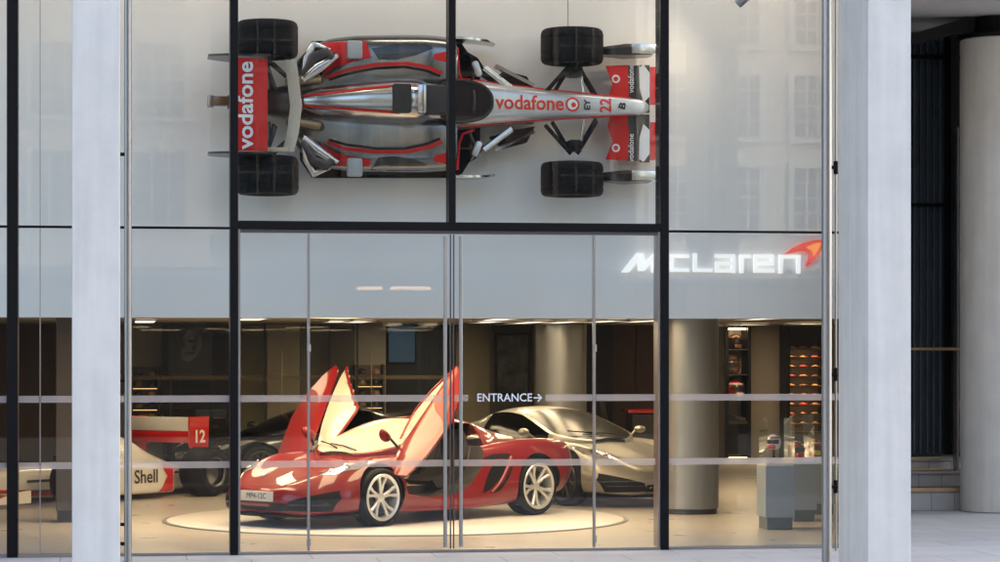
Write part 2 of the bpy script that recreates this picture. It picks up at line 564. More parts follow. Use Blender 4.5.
# panes
TH = 0.006
def pane(xa, xb, za, zb, strips=None, parent=None, name='pane', gap=0.003, joint=None):
    bm = NB(); abox(bm, xa + gap, xb - gap, YG - TH, YG + TH, za + gap, zb - gap)
    p = fobj(name, bm, M['glass'], parent=parent)
    return p
def strips_on(parent, xa, xb, skip=None, shift=None):
    for zc, hh in ((1.525, 0.033), (0.883, 0.033)):
        segs = [(xa, xb)]
        if skip and zc > 1:
            segs = [(xa, skip[0]), (skip[1], xb)]
        for s, e in segs:
            if e - s < 0.02: continue
            bm = NB(); abox(bm, s + 0.004, e - 0.004, YG - TH - 0.003, YG - TH - 0.0015, zc - hh, zc + hh)
            bmesh.ops.translate(bm, vec=-(shift or O), verts=bm.verts)
            obj('frosted_band', bm, M['film'], parent)
zl = Z(450, 231) + 0.0
for a, b in ((-160, 7), (18, 39.5), (40.8, 230), (668, 886)):
    p = pane(X(a), X(b), 0.03, Z(450, 231)); strips_on(p, X(a), X(b))
    pane(X(a), X(b), Z(450, 228.6), ZT)
for a, b in ((238, 448.3), (455.3, 660)):
    pane(X(a), X(b), zt1, ZT)
for a, b in ((240.3, 307), (595.3, 655.6)):
    p = pane(X(a), X(b), 0.03, zt0 - 0.036); strips_on(p, X(a), X(b))
# joint in the far left bay
bm = NB(); abox(bm, X(39.6), X(40.7), YG - 0.012, YG + 0.012, 0.03, ZT)
fobj('glazing_joint', bm, M['steel'])

# ------------------------------------------------------------------ glass doors
def glass_door(pa, pb, hinge_px, handle_px, meet_px, label):
    d = thing('glass_door', label, 'door', (X(hinge_px), YG, 0))
    o2 = d.location.copy()
    def dob(name, bm, m, smooth=None, parent=None):
        bmesh.ops.translate(bm, vec=-o2, verts=bm.verts)
        return obj(name, bm, m, parent or d, smooth)
    bm = NB(); abox(bm, X(pa) + .002, X(pb) - .002, YG - TH, YG + TH, 0.035, zt0 - 0.04)
    p = dob('pane', bm, M['glass'])
    skip = (X(468.5), X(545)) if pb > 500 else None
    strips_on(p, X(pa), X(pb), skip, o2)
    # stile on the hinge side
    bm = NB(); abox(bm, X(hinge_px - 1.3), X(hinge_px + 1.3), YG - 0.02, YG + 0.02, 0.035, zt0 - 0.04, 0.003)
    dob('stile', bm, M['steel'])
    bm = NB(); abox(bm, X(meet_px) - 0.006, X(meet_px) + 0.006, YG - 0.012, YG + 0.012, 0.035, zt0 - 0.041)
    dob('stile', bm, M['rib0'])
    for z in (2.02, 0.12):
        bm = NB(); add_tube(bm, [(X(hinge_px), YG - 0.045, z - 0.035), (X(hinge_px), YG - 0.045, z + 0.035)], 0.02, 12)
        dob('hinge', bm, M['steel'], 40)
    bm = NB()
    hx = X(handle_px)
    add_tube(bm, [(hx, YG - 0.09, 0.06), (hx, YG - 0.09, zt0 - 0.06)], 0.019, 14)
    for z in (0.4, 1.15, 1.9, 2.7):
        add_tube(bm, [(hx, YG - 0.085, z), (hx, YG - 0.005, z)], 0.010, 8)
    dob('pull_handle', bm, M['steel'], 40)
    return d, p, o2
M['letterwhite'] = mk('white_lettering', (0.85, 0.85, 0.85), 0.5, var=0.02)
ld, lp, lo = glass_door(307.3, 450.8, 308.5, 444, 450.5, 'left leaf of the glass entrance doors with a full height steel pull bar')
rd, rp_, ro = glass_door(453.2, 595, 594, 459.7, 453.6, 'right leaf of the glass entrance doors with white ENTRANCE lettering')
me = text_mesh('ENTRANCE', 0.112, 0.001, 0.0012, 'LEFT', sx=1.0)
wv = max(v.co.x for v in me.vertices)
me.transform(Matrix.Diagonal(((X(532) - X(476.5)) / wv, 1, 1, 1)))
me.transform(Matrix.Rotation(R(90), 4, 'X'))
me.transform(Matrix.Translation((X(476.5) - ro.x, -TH - 0.004, 1.525)))
obj('entrance_lettering', me, M['letterwhite'], rp_)
bm = NB()
fn = lambda u, v, w: (X(533.5) + u - ro.x, w, 1.525 + v)
add_prism(bm, path_outline([(0, 0), (0.068, 0)], 0.013), -TH - 0.0045, -TH - 0.002, fn)
add_prism(bm, path_outline([(0.042, 0.036), (0.078, 0), (0.042, -0.036)], 0.013), -TH - 0.0065, -TH - 0.0047, fn)
obj('arrow', bm, M['letterwhite'], rp_)

# ------------------------------------------------------------------ pillars and poles outside
YP0 = 21.0
def Ydepth(xa, xb):   # depth at which the face edge seen at xa shows at xb
    return X(xa, YP0) / math.tan(YAW + math.atan((xb - 500) / FPX))
YP1 = Ydepth(868, 838.5)
for a, b, lab in ((72, 120, 'pale concrete pillar at the left of the shopfront'),
                  (868, 911, 'pale concrete pillar at the right of the shopfront beside the recess')):
    bm = NB(); abox(bm, X(a, YP0), X(b, YP0), YP0, YP1, -0.002, 8.199, 0.008)
    tag(obj('concrete_pillar', bm, M['concrete']), lab, 'pillar')
YQ = 22.3
def steel_pole(px, dia, side, zs, label):
    x = X(px, YQ)
    t = thing('steel_pole', label, 'pole', (x, YQ, 0), group='steel poles standing by the pillars')
    bm = NB(); add_lathe(bm, [(dia / 2, 0.0), (dia / 2, 8.195)], 24)
    obj('tube', bm, M['steel'], t, 50)
    bm = NB(); add_lathe(bm, [(dia * 0.9, 0.0), (dia * 0.9, 0.012), (dia * 0.55, 0.03)], 24)
    obj('base_flange', bm, M['steel'], t, 40)
    xr = side * (dia / 2 + 0.055)
    bm = NB(); add_tube(bm, [(xr, 0.05, 0.15), (xr, 0.05, 8.1)], 0.010, 10)
    obj('cable', bm, M['steel'], t, 50)
    for z in zs:
        bm = NB()
        add_box(bm, (side * (dia / 2 + 0.03), 0.03, z), (0.07, 0.05, 0.03), 0.006)
        add_tube(bm, [(xr, 0.05, z - 0.06), (xr, 0.05, z + 0.06)], 0.022, 10)
        obj('bracket', bm, M['black'], t, 40)
    return t
zq = lambda py: Z(450, py, YQ)
steel_pole(128, 0.066, -1, [zq(158), zq(380), zq(521), zq(540)], 'slim steel pole standing just right of the left concrete pillar')
steel_pole(826.7, 0.092, 1, [zq(163), zq(375), zq(490)], 'thick steel pole standing just left of the right concrete pillar')

# ------------------------------------------------------------------ recess at the right
YR = 30.05
M['darkpanel'] = mk('dark_blue_metal', (0.055, 0.080, 0.10), 0.4, 0.3, var=0.2, scale=2)
M['bronze'] = mk('bronze_trim', (0.36, 0.25, 0.14), 0.4, 0.5, var=0.1, scale=5)
M['granite'] = mk_tiles('granite_riser', (0.37, 0.36, 0.34), (0.40, 0.39, 0.365), (0.20, 0.19, 0.18), 0.30, 1.0, 0.6, 0.0, 0.006, axis='XZ', nvar=0.6)
xr0, xr1 = X(893, 30.6) + 0.0, 16.0
st = thing('stone_steps', 'low granite steps with bronze nosings at the foot of the dark ribbed wall', 'steps', (X(930, YR), YR, 0))
def sob(name, bm, m, parent=None):
    bmesh.ops.translate(bm, vec=-st.location, verts=bm.verts); return obj(name, bm, m, parent or st)
prev = 0.0
for k, (py, yy) in enumerate(((492, 30.0), (474, 30.5), (461, 31.0))):
    zc = Z(930, py, yy)
    bm = NB(); abox(bm, xr0 + 0.0, xr1, yy, 31.6 + 0.001 * k, prev + 0.002, zc)
    s = sob('step', bm, M['granite'])
    bm = NB(); abox(bm, xr0, xr1 - 0.01, yy - 0.03, yy + 0.16, zc + 0.002, zc + 0.035 + (0.02 if k == 0 else 0), 0.006)
    sob('nosing', bm, M['bronze'] if k == 0 else M['kerb'], s)
    prev = zc + 0.04
pw = thing('ribbed_wall', 'dark blue ribbed metal wall in the recess behind the right pillar', 'wall', (X(930, 31.3), 31.3, 0))
def pob(name, bm, m, smooth=None):
    bmesh.ops.translate(bm, vec=-pw.location, verts=bm.verts); return obj(name, bm, m, pw, smooth)
bm = NB(); abox(bm, xr0, xr1, 31.3, 31.5, prev, 8.19)
pob('panel', bm, M['darkpanel'])
M['rib'] = mk('grey_blue_rib', (0.14, 0.18, 0.21), 0.35, 0.4, var=0.2, scale=3)
bm = NB()
k = 0
x = xr0 + 0.04
while x < xr1 - 0.1:
    abox(bm, x, x + 0.018, 31.24, 31.299, prev + 0.05, 6.0)
    x += 0.088
tag(pob('ribs', bm, M['rib']), kind='stuff')
for py, h, m in ((57, 0.05, M['black']), (205, 0.045, M['black'])):
    zc = Z(930, py, 31.2)
    bm = NB(); abox(bm, xr0 + .002, xr1, 31.19, 31.239, zc - h / 2, zc + h / 2)
    pob('cross_rail', bm, m)
bm = NB(); abox(bm, X(948.5, 31.0), X(957, 31.0), 30.9, 31.18, prev + 0.04, 8.18)
pob('fin', bm, M['black'])
bm = NB(); abox(bm, X(955.0, 30.8), X(956.8, 30.8), 30.72, 30.88, Z(955, 490, 30.8), Z(955, 128, 30.8))
pob('fin_edge', bm, M['steel'])
zc = Z(930, 349, 30.7)
rl = thing('handrail', 'thin bronze handrail crossing the recess in front of the ribbed wall', 'handrail', (X(930, 30.7), 30.7, zc))
bm = NB(); add_tube(bm, [(-1.1, 0, 0), (1.25, 0, 0)], 0.022, 12)
obj('rail', bm, M['bronze'], rl, 50)
for xx in (-0.9, 1.2):
    bm = NB(); add_tube(bm, [(xx, 0, 0), (xx, 0.53, 0)], 0.012, 8)
    obj('bracket', bm, M['bronze'], rl, 50)
# soffit of the recess and the round column
struct('recess_ceiling', box(X(893, 26), 16.5, 26.0, 31.29, 6.12, 6.25), M['soffit'])
cc = atZ(994, 517, 0)
col = thing('round_column', 'wide round concrete column with a black steel head at the right edge', 'column', (X(957, 30.0) + 0.47, 30.15 - 0.35, 0))
zk = Z(990, 38, 29.6)
bm = NB(); add_lathe(bm, [(0.455, 0.002), (0.47, 0.012), (0.47, zk - 0.01), (0.46, zk)], 64)
obj('shaft', bm, M['concrete'], col, 40)
bm = NB(); add_lathe(bm, [(0.50, zk + 0.002), (0.50, zk + 0.05), (0.36, zk + 0.06), (0.34, 6.115)], 48)
obj('steel_head', bm, M['black'], col, 40)
bm = NB()
zz = lambda py: Z(930, py, 29.8)
xx_ = lambda px: X(px, 29.8) - col.location.x
add_prism(bm, [(xx_(880), zz(52)), (xx_(911), zz(46)), (xx_(952), zz(35)), (xx_(990), zz(34)), (xx_(1010), zz(12)), (xx_(975), zz(12)), (xx_(957), zz(20)), (xx_(911), zz(35)), (xx_(880), zz(40))],
          -0.09, 0.09, lambda u, v, w: (u, w, v))
obj('tapered_arm', bm, M['black'], col)
# ------------------------------------------------------------------ inside the showroom
def mesh_thing(name, bm, m, label, cat, group=None, smooth=None):
    return tag(obj(name, bm, m, None, smooth), label, cat, group)

# turntable let into the floor
a = atZ(162, 521.5); b = atZ(624.6, 517.5)
tc_ = (a + b) / 2
trad = (a - b).length / 2
t = thing('turntable', 'large pale circular turntable in the floor under the red car', 'turntable', (tc_.x, tc_.y, 0.0))
bm = NB(); add_lathe(bm, [(trad - 0.05, 0.006), (trad - 0.05, 0.017), (trad - 0.06, 0.020), (0, 0.020)], 128)
obj('disc', bm, M['turn'], t, 30)
bm = NB(); add_lathe(bm, [(trad - 0.045, 0.006), (trad - 0.045, 0.014), (trad, 0.014), (trad, 0.006)], 128, close=True)
obj('rim', bm, M['steel'], t, 30)

M['filmtan'] = mk_film('tan_film', (0.50, 0.40, 0.28), 0.35)
M['colpaint'] = mk('grey_metal_column', (0.33, 0.335, 0.335), 0.30, 0.6, var=0.08, scale=2, stretch=(1, 1, 0.3))
M['plinthdark'] = mk('dark_plinth', (0.03, 0.03, 0.032), 0.5)
def round_col(cx, cy, r, label):
    t = thing('round_column', label, 'column', (cx, cy, 0))
    bm = NB(); add_lathe(bm, [(r, 0.07), (r, 2.40)], 64)
    obj('shaft', bm, M['colpaint'], t, 40)
    bm = NB(); add_lathe(bm, [(r - 0.02, 0.006), (r - 0.02, 0.069)], 64)
    obj('base_ring', bm, M['plinthdark'], t, 40)
p = atZ(696, 515)
round_col(p.x, p.y + 0.33, 29 / (165 / 2.0), 'wide grey round column standing right of the silver car')
p = atY(561, 400, 36.4)
round_col(p.x, p.y, 26 * 36.4 / FPX, 'grey round column standing behind the silver car roof')
p = atZ(56, 523)
bm = NB(); abox(bm, p.x, p.x + 0.42, p.y, p.y + 0.42, 0.14, 2.40, 0.006)
t = thing('square_column', 'dark square column inside the glass beside the left pillar', 'column', (p.x, p.y, 0))
bmesh.ops.translate(bm, vec=(-p.x, -p.y, 0), verts=bm.verts)
M['darkcol'] = mk('dark_brown_paint', (0.07, 0.06, 0.055), 0.5, var=0.15)
obj('shaft', bm, M['darkcol'], t)
bm = NB(); abox(bm, 0.012, 0.408, 0.012, 0.408, 0.006, 0.138)
obj('base', bm, M['plinthdark'], t)

# partitions at the back: (px from, px to, Y, z top, material, label)
PM = {}
def pm(col, rough=0.5, coat=0.0):
    k = (col, rough, coat)
    if k not in PM: PM[k] = mk('partition_finish', col, max(rough, .4), var=0.18, scale=1.4, coat=coat, spec=0.25, stretch=(1, 1, 0.4))
    return PM[k]
YB = 39.6
for a, b, Yv, zt, c, rg, lab in (
    (-60, 74, 39.0, 2.40, (0.084, 0.052, 0.037), 0.25, 'dark brown partition behind the white racing car nose'),
    (74, 162.5, 39.8, 2.40, (0.404, 0.340, 0.247), 0.5, 'olive beige partition above the shelf rack at far left'),
    (162.5, 232, 39.4, 2.40, (0.012, 0.011, 0.013), 0.25, 'black partition carrying the portrait poster'),
    (232, 267, 39.9, 2.40, (0.266, 0.230, 0.142), 0.5, 'olive green partition left of the open far door'),
    (267, 300, 39.7, 2.40, (0.477, 0.416, 0.299), 0.45, 'light olive partition right of the olive green one'),
    (300, 330, 39.9, 2.40, (0.275, 0.246, 0.194), 0.45, 'grey partition behind the raised far door'),
    (330, 354, 39.5, 2.40, (0.105, 0.091, 0.069), 0.45, 'charcoal partition right of the raised far door'),
    (354, 386, 39.9, 2.40, (0.441, 0.408, 0.352), 0.45, 'light grey partition above the dark shelf rack'),
    (386, 456, 40.0, 2.40, (0.012, 0.013, 0.015), 0.2, 'black glossy partition behind the raised near door'),
    (456, 491, 39.8, 2.40, (0.275, 0.238, 0.165), 0.5, 'greenish grey partition left of the dark picture panel'),
    (491, 534, 39.5, 2.40, (0.063, 0.056, 0.046), 0.35, 'dark picture partition beside the rear round column'),
    (586, 613, 38.8, 2.40, (0.008, 0.008, 0.009), 0.3, 'black slab partition right of the rear round column'),
    (613, 668, 39.3, 2.40, (0.084, 0.042, 0.027), 0.45, 'dark maroon partition behind the red topped counter'),
):
    xa, xb = X(a, Yv), X(b, Yv)
    bm = NB(); abox(bm, xa + 0.003, xb - 0.003, Yv, Yv + 0.12, 0.006, zt)
    mesh_thing('partition', bm, pm(c, rg), lab, 'partition')
bm = NB(); abox(bm, X(670, 42.5), X(724, 42.5), 42.5, 42.62, 0.006, 2.40)
mesh_thing('partition', bm, pm((0.10, 0.085, 0.07)), 'brown partition behind the wide round column', 'partition')

# portrait poster (plain generic face in half light)
pxa, pxb = X(168, 39.38), X(212, 39.38)
za, zb = Z(190, 378, 39.38), Z(190, 322, 39.38)
t = thing('poster', 'large dark portrait poster of a half lit face on the black partition', 'poster', ((pxa + pxb) / 2, 39.385, za))
w, h = pxb - pxa, zb - za
bm = NB(); abox(bm, -w / 2, w / 2, -0.012, 0.012, 0, h)
obj('sheet', bm, mk('poster_black', (0.015, 0.016, 0.02), 0.35), t)
M['posterface'] = mk('poster_grey', (0.20, 0.20, 0.20), 0.4, var=0.9, scale=7)
bm = NB()
add_prism(bm, [(p.x * 2.0, p.y) for p in catmull([(-.02 * w, .86 * h, 0), (.10 * w, .80 * h, 0), (.13 * w, .6 * h, 0), (.08 * w, .42 * h, 0), (0, .3 * h, 0), (-.09 * w, .34 * h, 0), (-.1 * w, .5 * h, 0), (-.05 * w, .58 * h, 0), (-.08 * w, .7 * h, 0), (-.02 * w, .86 * h, 0)], 4)[:-1]],
          -0.016, -0.013, lambda u, v, w_: (u, w_, v))
obj('printed_face', bm, M['posterface'], t)
for nm, u, v, ww, hh in (('printed_eye', 0.02, 0.66, 0.05, 0.018), ('printed_mouth', 0.01, 0.445, 0.055, 0.016), ('printed_nose', 0.045, 0.54, 0.02, 0.05)):
    bm = NB(); abox(bm, (u - ww) * 2 * w, (u + ww) * 2 * w, -0.0195, -0.0175, (v - hh) * h, (v + hh) * h)
    obj(nm, bm, PM.setdefault('ink', mk('poster_ink', (0.02, 0.02, 0.022), 0.5)), t)

# teal screen
xa, xb = X(389, 39.9), X(415, 39.9); za, zb = Z(400, 362, 39.9), Z(400, 326, 39.9)
t = thing('wall_screen', 'dim teal screen glowing on the black partition', 'screen', ((xa + xb) / 2, 39.93, za))
bm = NB(); abox(bm, xa - t.location.x - .02, xb - t.location.x + .02, 0.0, 0.05, -.02, zb - za + .02, 0.004)
obj('bezel', bm, M['black'], t)
mm, nt, N, L, P = _nt('screen_picture')
tcn = N.new('ShaderNodeTexCoord'); nz = N.new('ShaderNodeTexNoise'); nz.inputs['Scale'].default_value = 3.5; nz.inputs['Detail'].default_value = 5
L.new(tcn.outputs['Object'], nz.inputs['Vector'])
rr = N.new('ShaderNodeValToRGB'); rr.color_ramp.elements[0].position = .4; rr.color_ramp.elements[0].color = (.002, .006, .010, 1)
rr.color_ramp.elements[1].position = .7; rr.color_ramp.elements[1].color = (.002, .007, .010, 1)
L.new(nz.outputs['Fac'], rr.inputs['Fac']); L.new(rr.outputs['Color'], P.inputs['Emission Color']); P.inputs['Emission Strength'].default_value = 1.0
P.inputs['Base Color'].default_value = (.01, .01, .01, 1)
bm = NB(); abox(bm, xa - t.location.x, xb - t.location.x, -0.004, -0.001, 0, zb - za)
obj('picture', bm, mm, t)

# frame on the dark picture partition
xa, xb = X(495, 39.45), X(530, 39.45); za, zb = Z(510, 395, 39.45), Z(510, 333, 39.45)
t = thing('wall_picture', 'large dark framed picture left of the rear round column', 'picture', ((xa + xb) / 2, 39.44, za))
bm = NB(); abox(bm, xa - t.location.x, xb - t.location.x, 0, 0.05, 0, zb - za, 0.005)
obj('frame', bm, M['black'], t)
bm = NB(); abox(bm, xa - t.location.x + .04, xb - t.location.x - .04, -0.003, -0.001, .04, zb - za - .04)
obj('print', bm, mk('print_dark', (0.06, 0.065, 0.065), 0.2, var=0.95, scale=4), t)

# inner glass screen with a frosted band, between the cars and the back wall
Yg2 = 37.9
gx0, gx1 = X(76, Yg2), X(449, Yg2)
t = thing('glass_screen', 'inner glass screen with a pale band running behind the cars', 'glass screen', ((gx0 + gx1) / 2, Yg2, 0))
n = 4
for k in range(n):
    a_, b_ = gx0 + (gx1 - gx0) * k / n - t.location.x, gx0 + (gx1 - gx0) * (k + 1) / n - t.location.x
    bm = NB(); abox(bm, a_ + .004, b_ - .004, -.006, .006, .03, 2.39); pn = obj('pane', bm, M['caseglass'], t)
    zc = Z(250, 377.5, Yg2)
    bm = NB(); abox(bm, a_ + .006, b_ - .006, -.010, -.0075, zc - .03, zc + .03); obj('frosted_band', bm, M['filmtan'], pn)
    bm = NB(); abox(bm, a_ - .012, a_ + .012, -.02, .02, .006, 2.40); obj('post', bm, M['plinthdark'], t)
# ---- shelf racks
M['shelfdark'] = mk('dark_timber', (0.05, 0.035, 0.025), 0.5, var=0.2, scale=8, stretch=(1, 8, 8))
M['piece'] = mk('tan_piece', (0.30, 0.20, 0.12), 0.4, var=0.3, scale=8)
M['piece2'] = mk('dark_piece', (0.03, 0.025, 0.025), 0.35, var=0.2)
M['rackfill'] = mk_emit('rack_fill', (1, .58, .24), .35)
def shelf_rack(xa, xb, Yv, za, zb, n, label, backcol, glow=None):
    t = thing('shelf_rack', label, 'shelf rack', ((xa + xb) / 2, Yv, 0))
    w = (xb - xa) / 2
    bm = NB(); abox(bm, -w, w, 0.30, 0.33, za, zb)
    obj('back', bm, backcol, t)
    for s in (-1, 1):
        bm = NB(); abox(bm, s * w - 0.015, s * w + 0.015, 0, 0.335, za - 0.001 if za > 0.02 else 0.006, zb + 0.01)
        obj('side', bm, M['shelfdark'], t)
    zs = []
    for k in range(n):
        z = za + (zb - za) * (k + 0.02) / n
        bm = NB(); abox(bm, -w + 0.018, w - 0.018, 0.01, 0.299, z, z + 0.022)
        obj('shelf', bm, M['shelfdark'], t)
        zs.append(z + 0.022)
        if k % 2 == 1:
            bm = NB(); abox(bm, -w + .03, w - .03, .03, .045, z - .012, z - .002); obj('shelf_glow', bm, M['rackfill'], t)  # glowing bars added to brighten the rack
    return t, zs
def cap_bm(w, h):
    """a small folded cap: domed crown with a peak"""
    bm = NB()
    add_lathe(bm, [(w * .42, 0), (w * .44, h * .3), (w * .36, h * .75), (w * .18, h * .97), (0, h)], 14, Matrix.Diagonal((1.0, 1.2, 1, 1)))
    add_box(bm, (0, -w * .52, h * .08), (w * .6, w * .5, h * .12), 0.005)
    return bm
def fill(zs, xa, xb, Yv, n, label, group, mats, w=0.2, h=0.1):
    for k, z in enumerate(zs):
        for i in range(n):
            x = xa + (xb - xa) * (i + 0.5) / n
            o = mesh_thing('cap', cap_bm(w, h * random.uniform(.8, 1.1)), mats[(k + i) % len(mats)], label, 'cap', group, 50)
            o.location = (x, Yv + 0.16, z + 0.001); o.rotation_euler.z = random.uniform(-.25, .25)
xa, xb = X(131, 39.3), X(159, 39.3)
t, zs = shelf_rack(xa, xb, 39.3, Z(140, 442, 39.3), Z(140, 367, 39.3), 7, 'rack of dark shelves left of the black partition', pm((0.20, 0.15, 0.10)))
fill(zs, xa, xb, 39.3, 2, 'small cap lying on the shelf rack left of the black partition', 'caps on the far left shelf rack', [M['piece2'], M['piece']], 0.18, 0.10)
xa, xb = X(355.5, 39.3), X(384, 39.3)
t, zs = shelf_rack(xa, xb, 39.3, Z(370, 440, 39.3), Z(370, 365, 39.3), 7, 'rack of dark shelves behind the red car windscreen', pm((0.17, 0.11, 0.08)))
fill(zs, xa, xb, 39.3, 2, 'small cap lying on the shelf rack behind the red car windscreen', 'caps on the middle shelf rack', [M['piece2'], M['piece']], 0.18, 0.10)

# ---- right-hand room: niches in the back wall
YN = 44.4
xa, xb = X(727, YN), X(749.5, YN)
t = thing('display_niche', 'lit wall niche with helmets on shelves above a black cabinet', 'display niche', ((xa + xb) / 2, YN, 0))
w = (xb - xa) / 2
zf = lambda py: Z(740, py, YN)
bm = NB(); abox(bm, -w, w, 0.5, 0.53, 0.02, zf(327)); obj('back', bm, pm((0.42, 0.33, 0.24)), t)
for s in (-1, 1):
    bm = NB(); abox(bm, s * w - 0.03, s * w + 0.03, 0, 0.529, 0.006, zf(327)); obj('side', bm, M['black'], t)
bm = NB(); abox(bm, -w + .031, w - .031, 0.02, 0.499, 0.1, zf(424)); obj('cabinet', bm, M['black'], t)
bm = NB(); abox(bm, -w + .031, w - .031, 0.0, 0.499, zf(424) + .001, zf(421)); obj('cabinet_top', bm, M['shelfdark'], t)
shz = []
for py in (398, 374, 349):
    bm = NB(); abox(bm, -w + .031, w - .031, 0.04, 0.499, zf(py) - .02, zf(py)); obj('shelf', bm, M['shelfdark'], t); shz.append(zf(py))
EM = {}
M['striplight'] = mk_emit('strip_lamp', (1.0, 0.80, 0.55), .8)
M['nichelamp'] = mk_emit('niche_lamp', (1.0, 0.68, 0.36), 6)
bm = NB(); abox(bm, -w + .04, w - .04, 0.03, 0.05, 0.03, 0.05); obj('floor_lamp', bm, mk_emit('floor_strip_lamp', (1, .66, .3), 1.0), t)
bm = NB(); abox(bm, -w + .05, w - .05, 0.1, 0.14, zf(327) - .05, zf(327) - .02); obj('niche_lamp', bm, M['nichelamp'], t)

def helmet(loc, s, rot, mats, label, group=None):
    t = thing('racing_helmet', label, 'helmet', loc, (0, 0, rot), group)
    bm = NB(); add_lathe(bm, [(.085 * s, 0), (.115 * s, .03 * s), (.13 * s, .10 * s), (.128 * s, .15 * s), (.105 * s, .21 * s), (.06 * s, .245 * s), (0, .255 * s)], 24, Matrix.Diagonal((.92, 1.08, 1, 1)))
    obj('shell', bm, mats[0], t, 60)
    bm = NB()
    rings = []
    for k in range(13):
        a = R(-65 + 130 * k / 12)
        rings.append([(math.sin(a) * .124 * s * 1.0, -math.cos(a) * .145 * s, .095 * s), (math.sin(a) * .126 * s, -math.cos(a) * .147 * s, .16 * s), (math.sin(a) * .116 * s, -math.cos(a) * .13 * s, .165 * s), (math.sin(a) * .114 * s, -math.cos(a) * .13 * s, .09 * s)])
    loft(bm, rings); obj('visor', bm, M['piece2'], t, 40)
    bm = NB(); add_box(bm, (0, -.118 * s, .045 * s), (.13 * s, .06 * s, .07 * s), .02 * s); obj('chin_bar', bm, mats[1], t, 50)
    bm = NB(); add_lathe(bm, [(.118 * s, .190 * s), (.1235 * s, .186 * s), (.112 * s, .208 * s), (.106 * s, .21 * s)], 24, Matrix.Diagonal((.94, 1.1, 1, 1)), close=True); obj('stripe', bm, mats[1], t, 40)
    return t
M['redgloss'] = mk('red_gloss', (0.55, 0.015, 0.015), 0.15, coat=1.0, var=0.05)
M['whitegloss'] = mk('white_gloss', (0.75, 0.73, 0.70), 0.15, coat=1.0, var=0.03)
M['yellow'] = mk('yellow_gloss', (0.75, 0.60, 0.04), 0.2, coat=0.8, var=0.05)
M['bluegloss'] = mk('blue_gloss', (0.03, 0.06, 0.25), 0.2, coat=0.8, var=0.05)
M['bronzegloss'] = mk('bronze_gloss', (0.22, 0.10, 0.05), 0.2, coat=0.8, var=0.2)
nx = t.location.x
helmet((nx, YN + .25, shz[0] + .001), 1.3, .4, (M['redgloss'], M['whitegloss']), 'red helmet on the lowest shelf of the wall niche')
helmet((nx - .06, YN + .25, shz[1] + .001), 1.3, -.5, (M['bronzegloss'], M['piece2']), 'bronze helmet on the middle shelf of the wall niche')
helmet((nx, YN + .25, shz[2] + .001), 1.1, 0.2, (M['piece2'], M['bronzegloss']), 'dark helmet on the top shelf of the wall niche')
# pair of driving shoes on the cabinet
for i, dx in enumerate((-.08, .08)):
    bm = NB(); loft(bm, [[(dx + sx * ww, yy, zz) for sx, zz in ((-1, 0), (1, 0), (1, hh * .6), (.5, hh), (-.5, hh), (-1, hh * .6))] for yy, ww, hh in ((-.14, .03, .04), (-.10, .045, .055), (0, .045, .09), (.08, .04, .14), (.13, .036, .15))])
    o = mesh_thing('shoe', bm, M['piece2'], 'black driving shoe standing on the niche cabinet', 'shoe', 'driving shoes on the cabinet', 50)
    o.location = (nx + .03, YN + .2, zf(421) + .001); o.rotation_euler.z = .9

# second niche with glowing models
xa, xb = X(794, YN - .2), X(822, YN - .2)
t = thing('display_niche', 'dark wall niche with many amber lit small models on shelves', 'display niche', ((xa + xb) / 2, YN - .2, 0))
w = (xb - xa) / 2 + .1
bm = NB(); abox(bm, -w, w, 0.5, 0.53, 0.006, zf(326)); obj('back', bm, pm((0.06, 0.035, 0.02)), t)
for s in (-1, 1):
    bm = NB(); abox(bm, s * w - 0.03, s * w + 0.03, 0, 0.529, 0.006, zf(326)); obj('side', bm, M['black'], t)
bm = NB(); abox(bm, -w + .031, w - .031, 0.05, 0.499, 0.05, zf(432)); obj('cabinet', bm, M['shelfdark'], t)
rows = []
for k in range(9):
    z = zf(424 - k * 9.5)
    bm = NB(); abox(bm, -w + .031, w - .031, 0.12, 0.499, z - .012, z); abox(bm, -w + .031, w - .031, 0.10, 0.119, z - .035, z + .003); obj('shelf', bm, M['shelfdark'], t); rows.append(z)
    bm = NB(); abox(bm, -w + .05, w - .05, 0.15, 0.17, z - .028, z - .014); obj('shelf_glow', bm, M['nichelamp'], t)
M['amber'] = mk('amber_model', (0.50, 0.20, 0.06), 0.25, 0.3, var=0.4, scale=9, coat=0.6)
def mini_car(L_):
    bm = NB()
    loft(bm, [[(x * L_, s * y * L_, z * L_) for s, z in ((-1, .03), (1, .03), (1, hh * .6), (.6, hh), (-.6, hh), (-1, hh * .6))] for x, y, hh in ((-.5, .14, .12), (-.42, .2, .2), (-.15, .2, .26), (.1, .19, .24), (.25, .2, .15), (.45, .19, .11), (.5, .13, .08))])
    for sx in (-.3, .3):
        for sy in (-.18, .18):
            add_tube(bm, [(sx * L_, (sy - .03) * L_, .07 * L_), (sx * L_, (sy + .03) * L_, .07 * L_)], .07 * L_, 10)
    return bm
for k, z in enumerate(rows):
    for i in range(3):
        o = mesh_thing('model_car', mini_car(0.16), [M['amber'], M['bronzegloss'], M['amber'], M['redgloss']][(k * 3 + i) % 4], 'tiny model car on the shelves of the dark amber lit niche', 'model car', 'model cars in the amber niche', 40)
        o.location = (t.location.x - w * .62 + i * w * .62, YN + .1, z + .001); o.rotation_euler.z = random.uniform(-.5, .5)

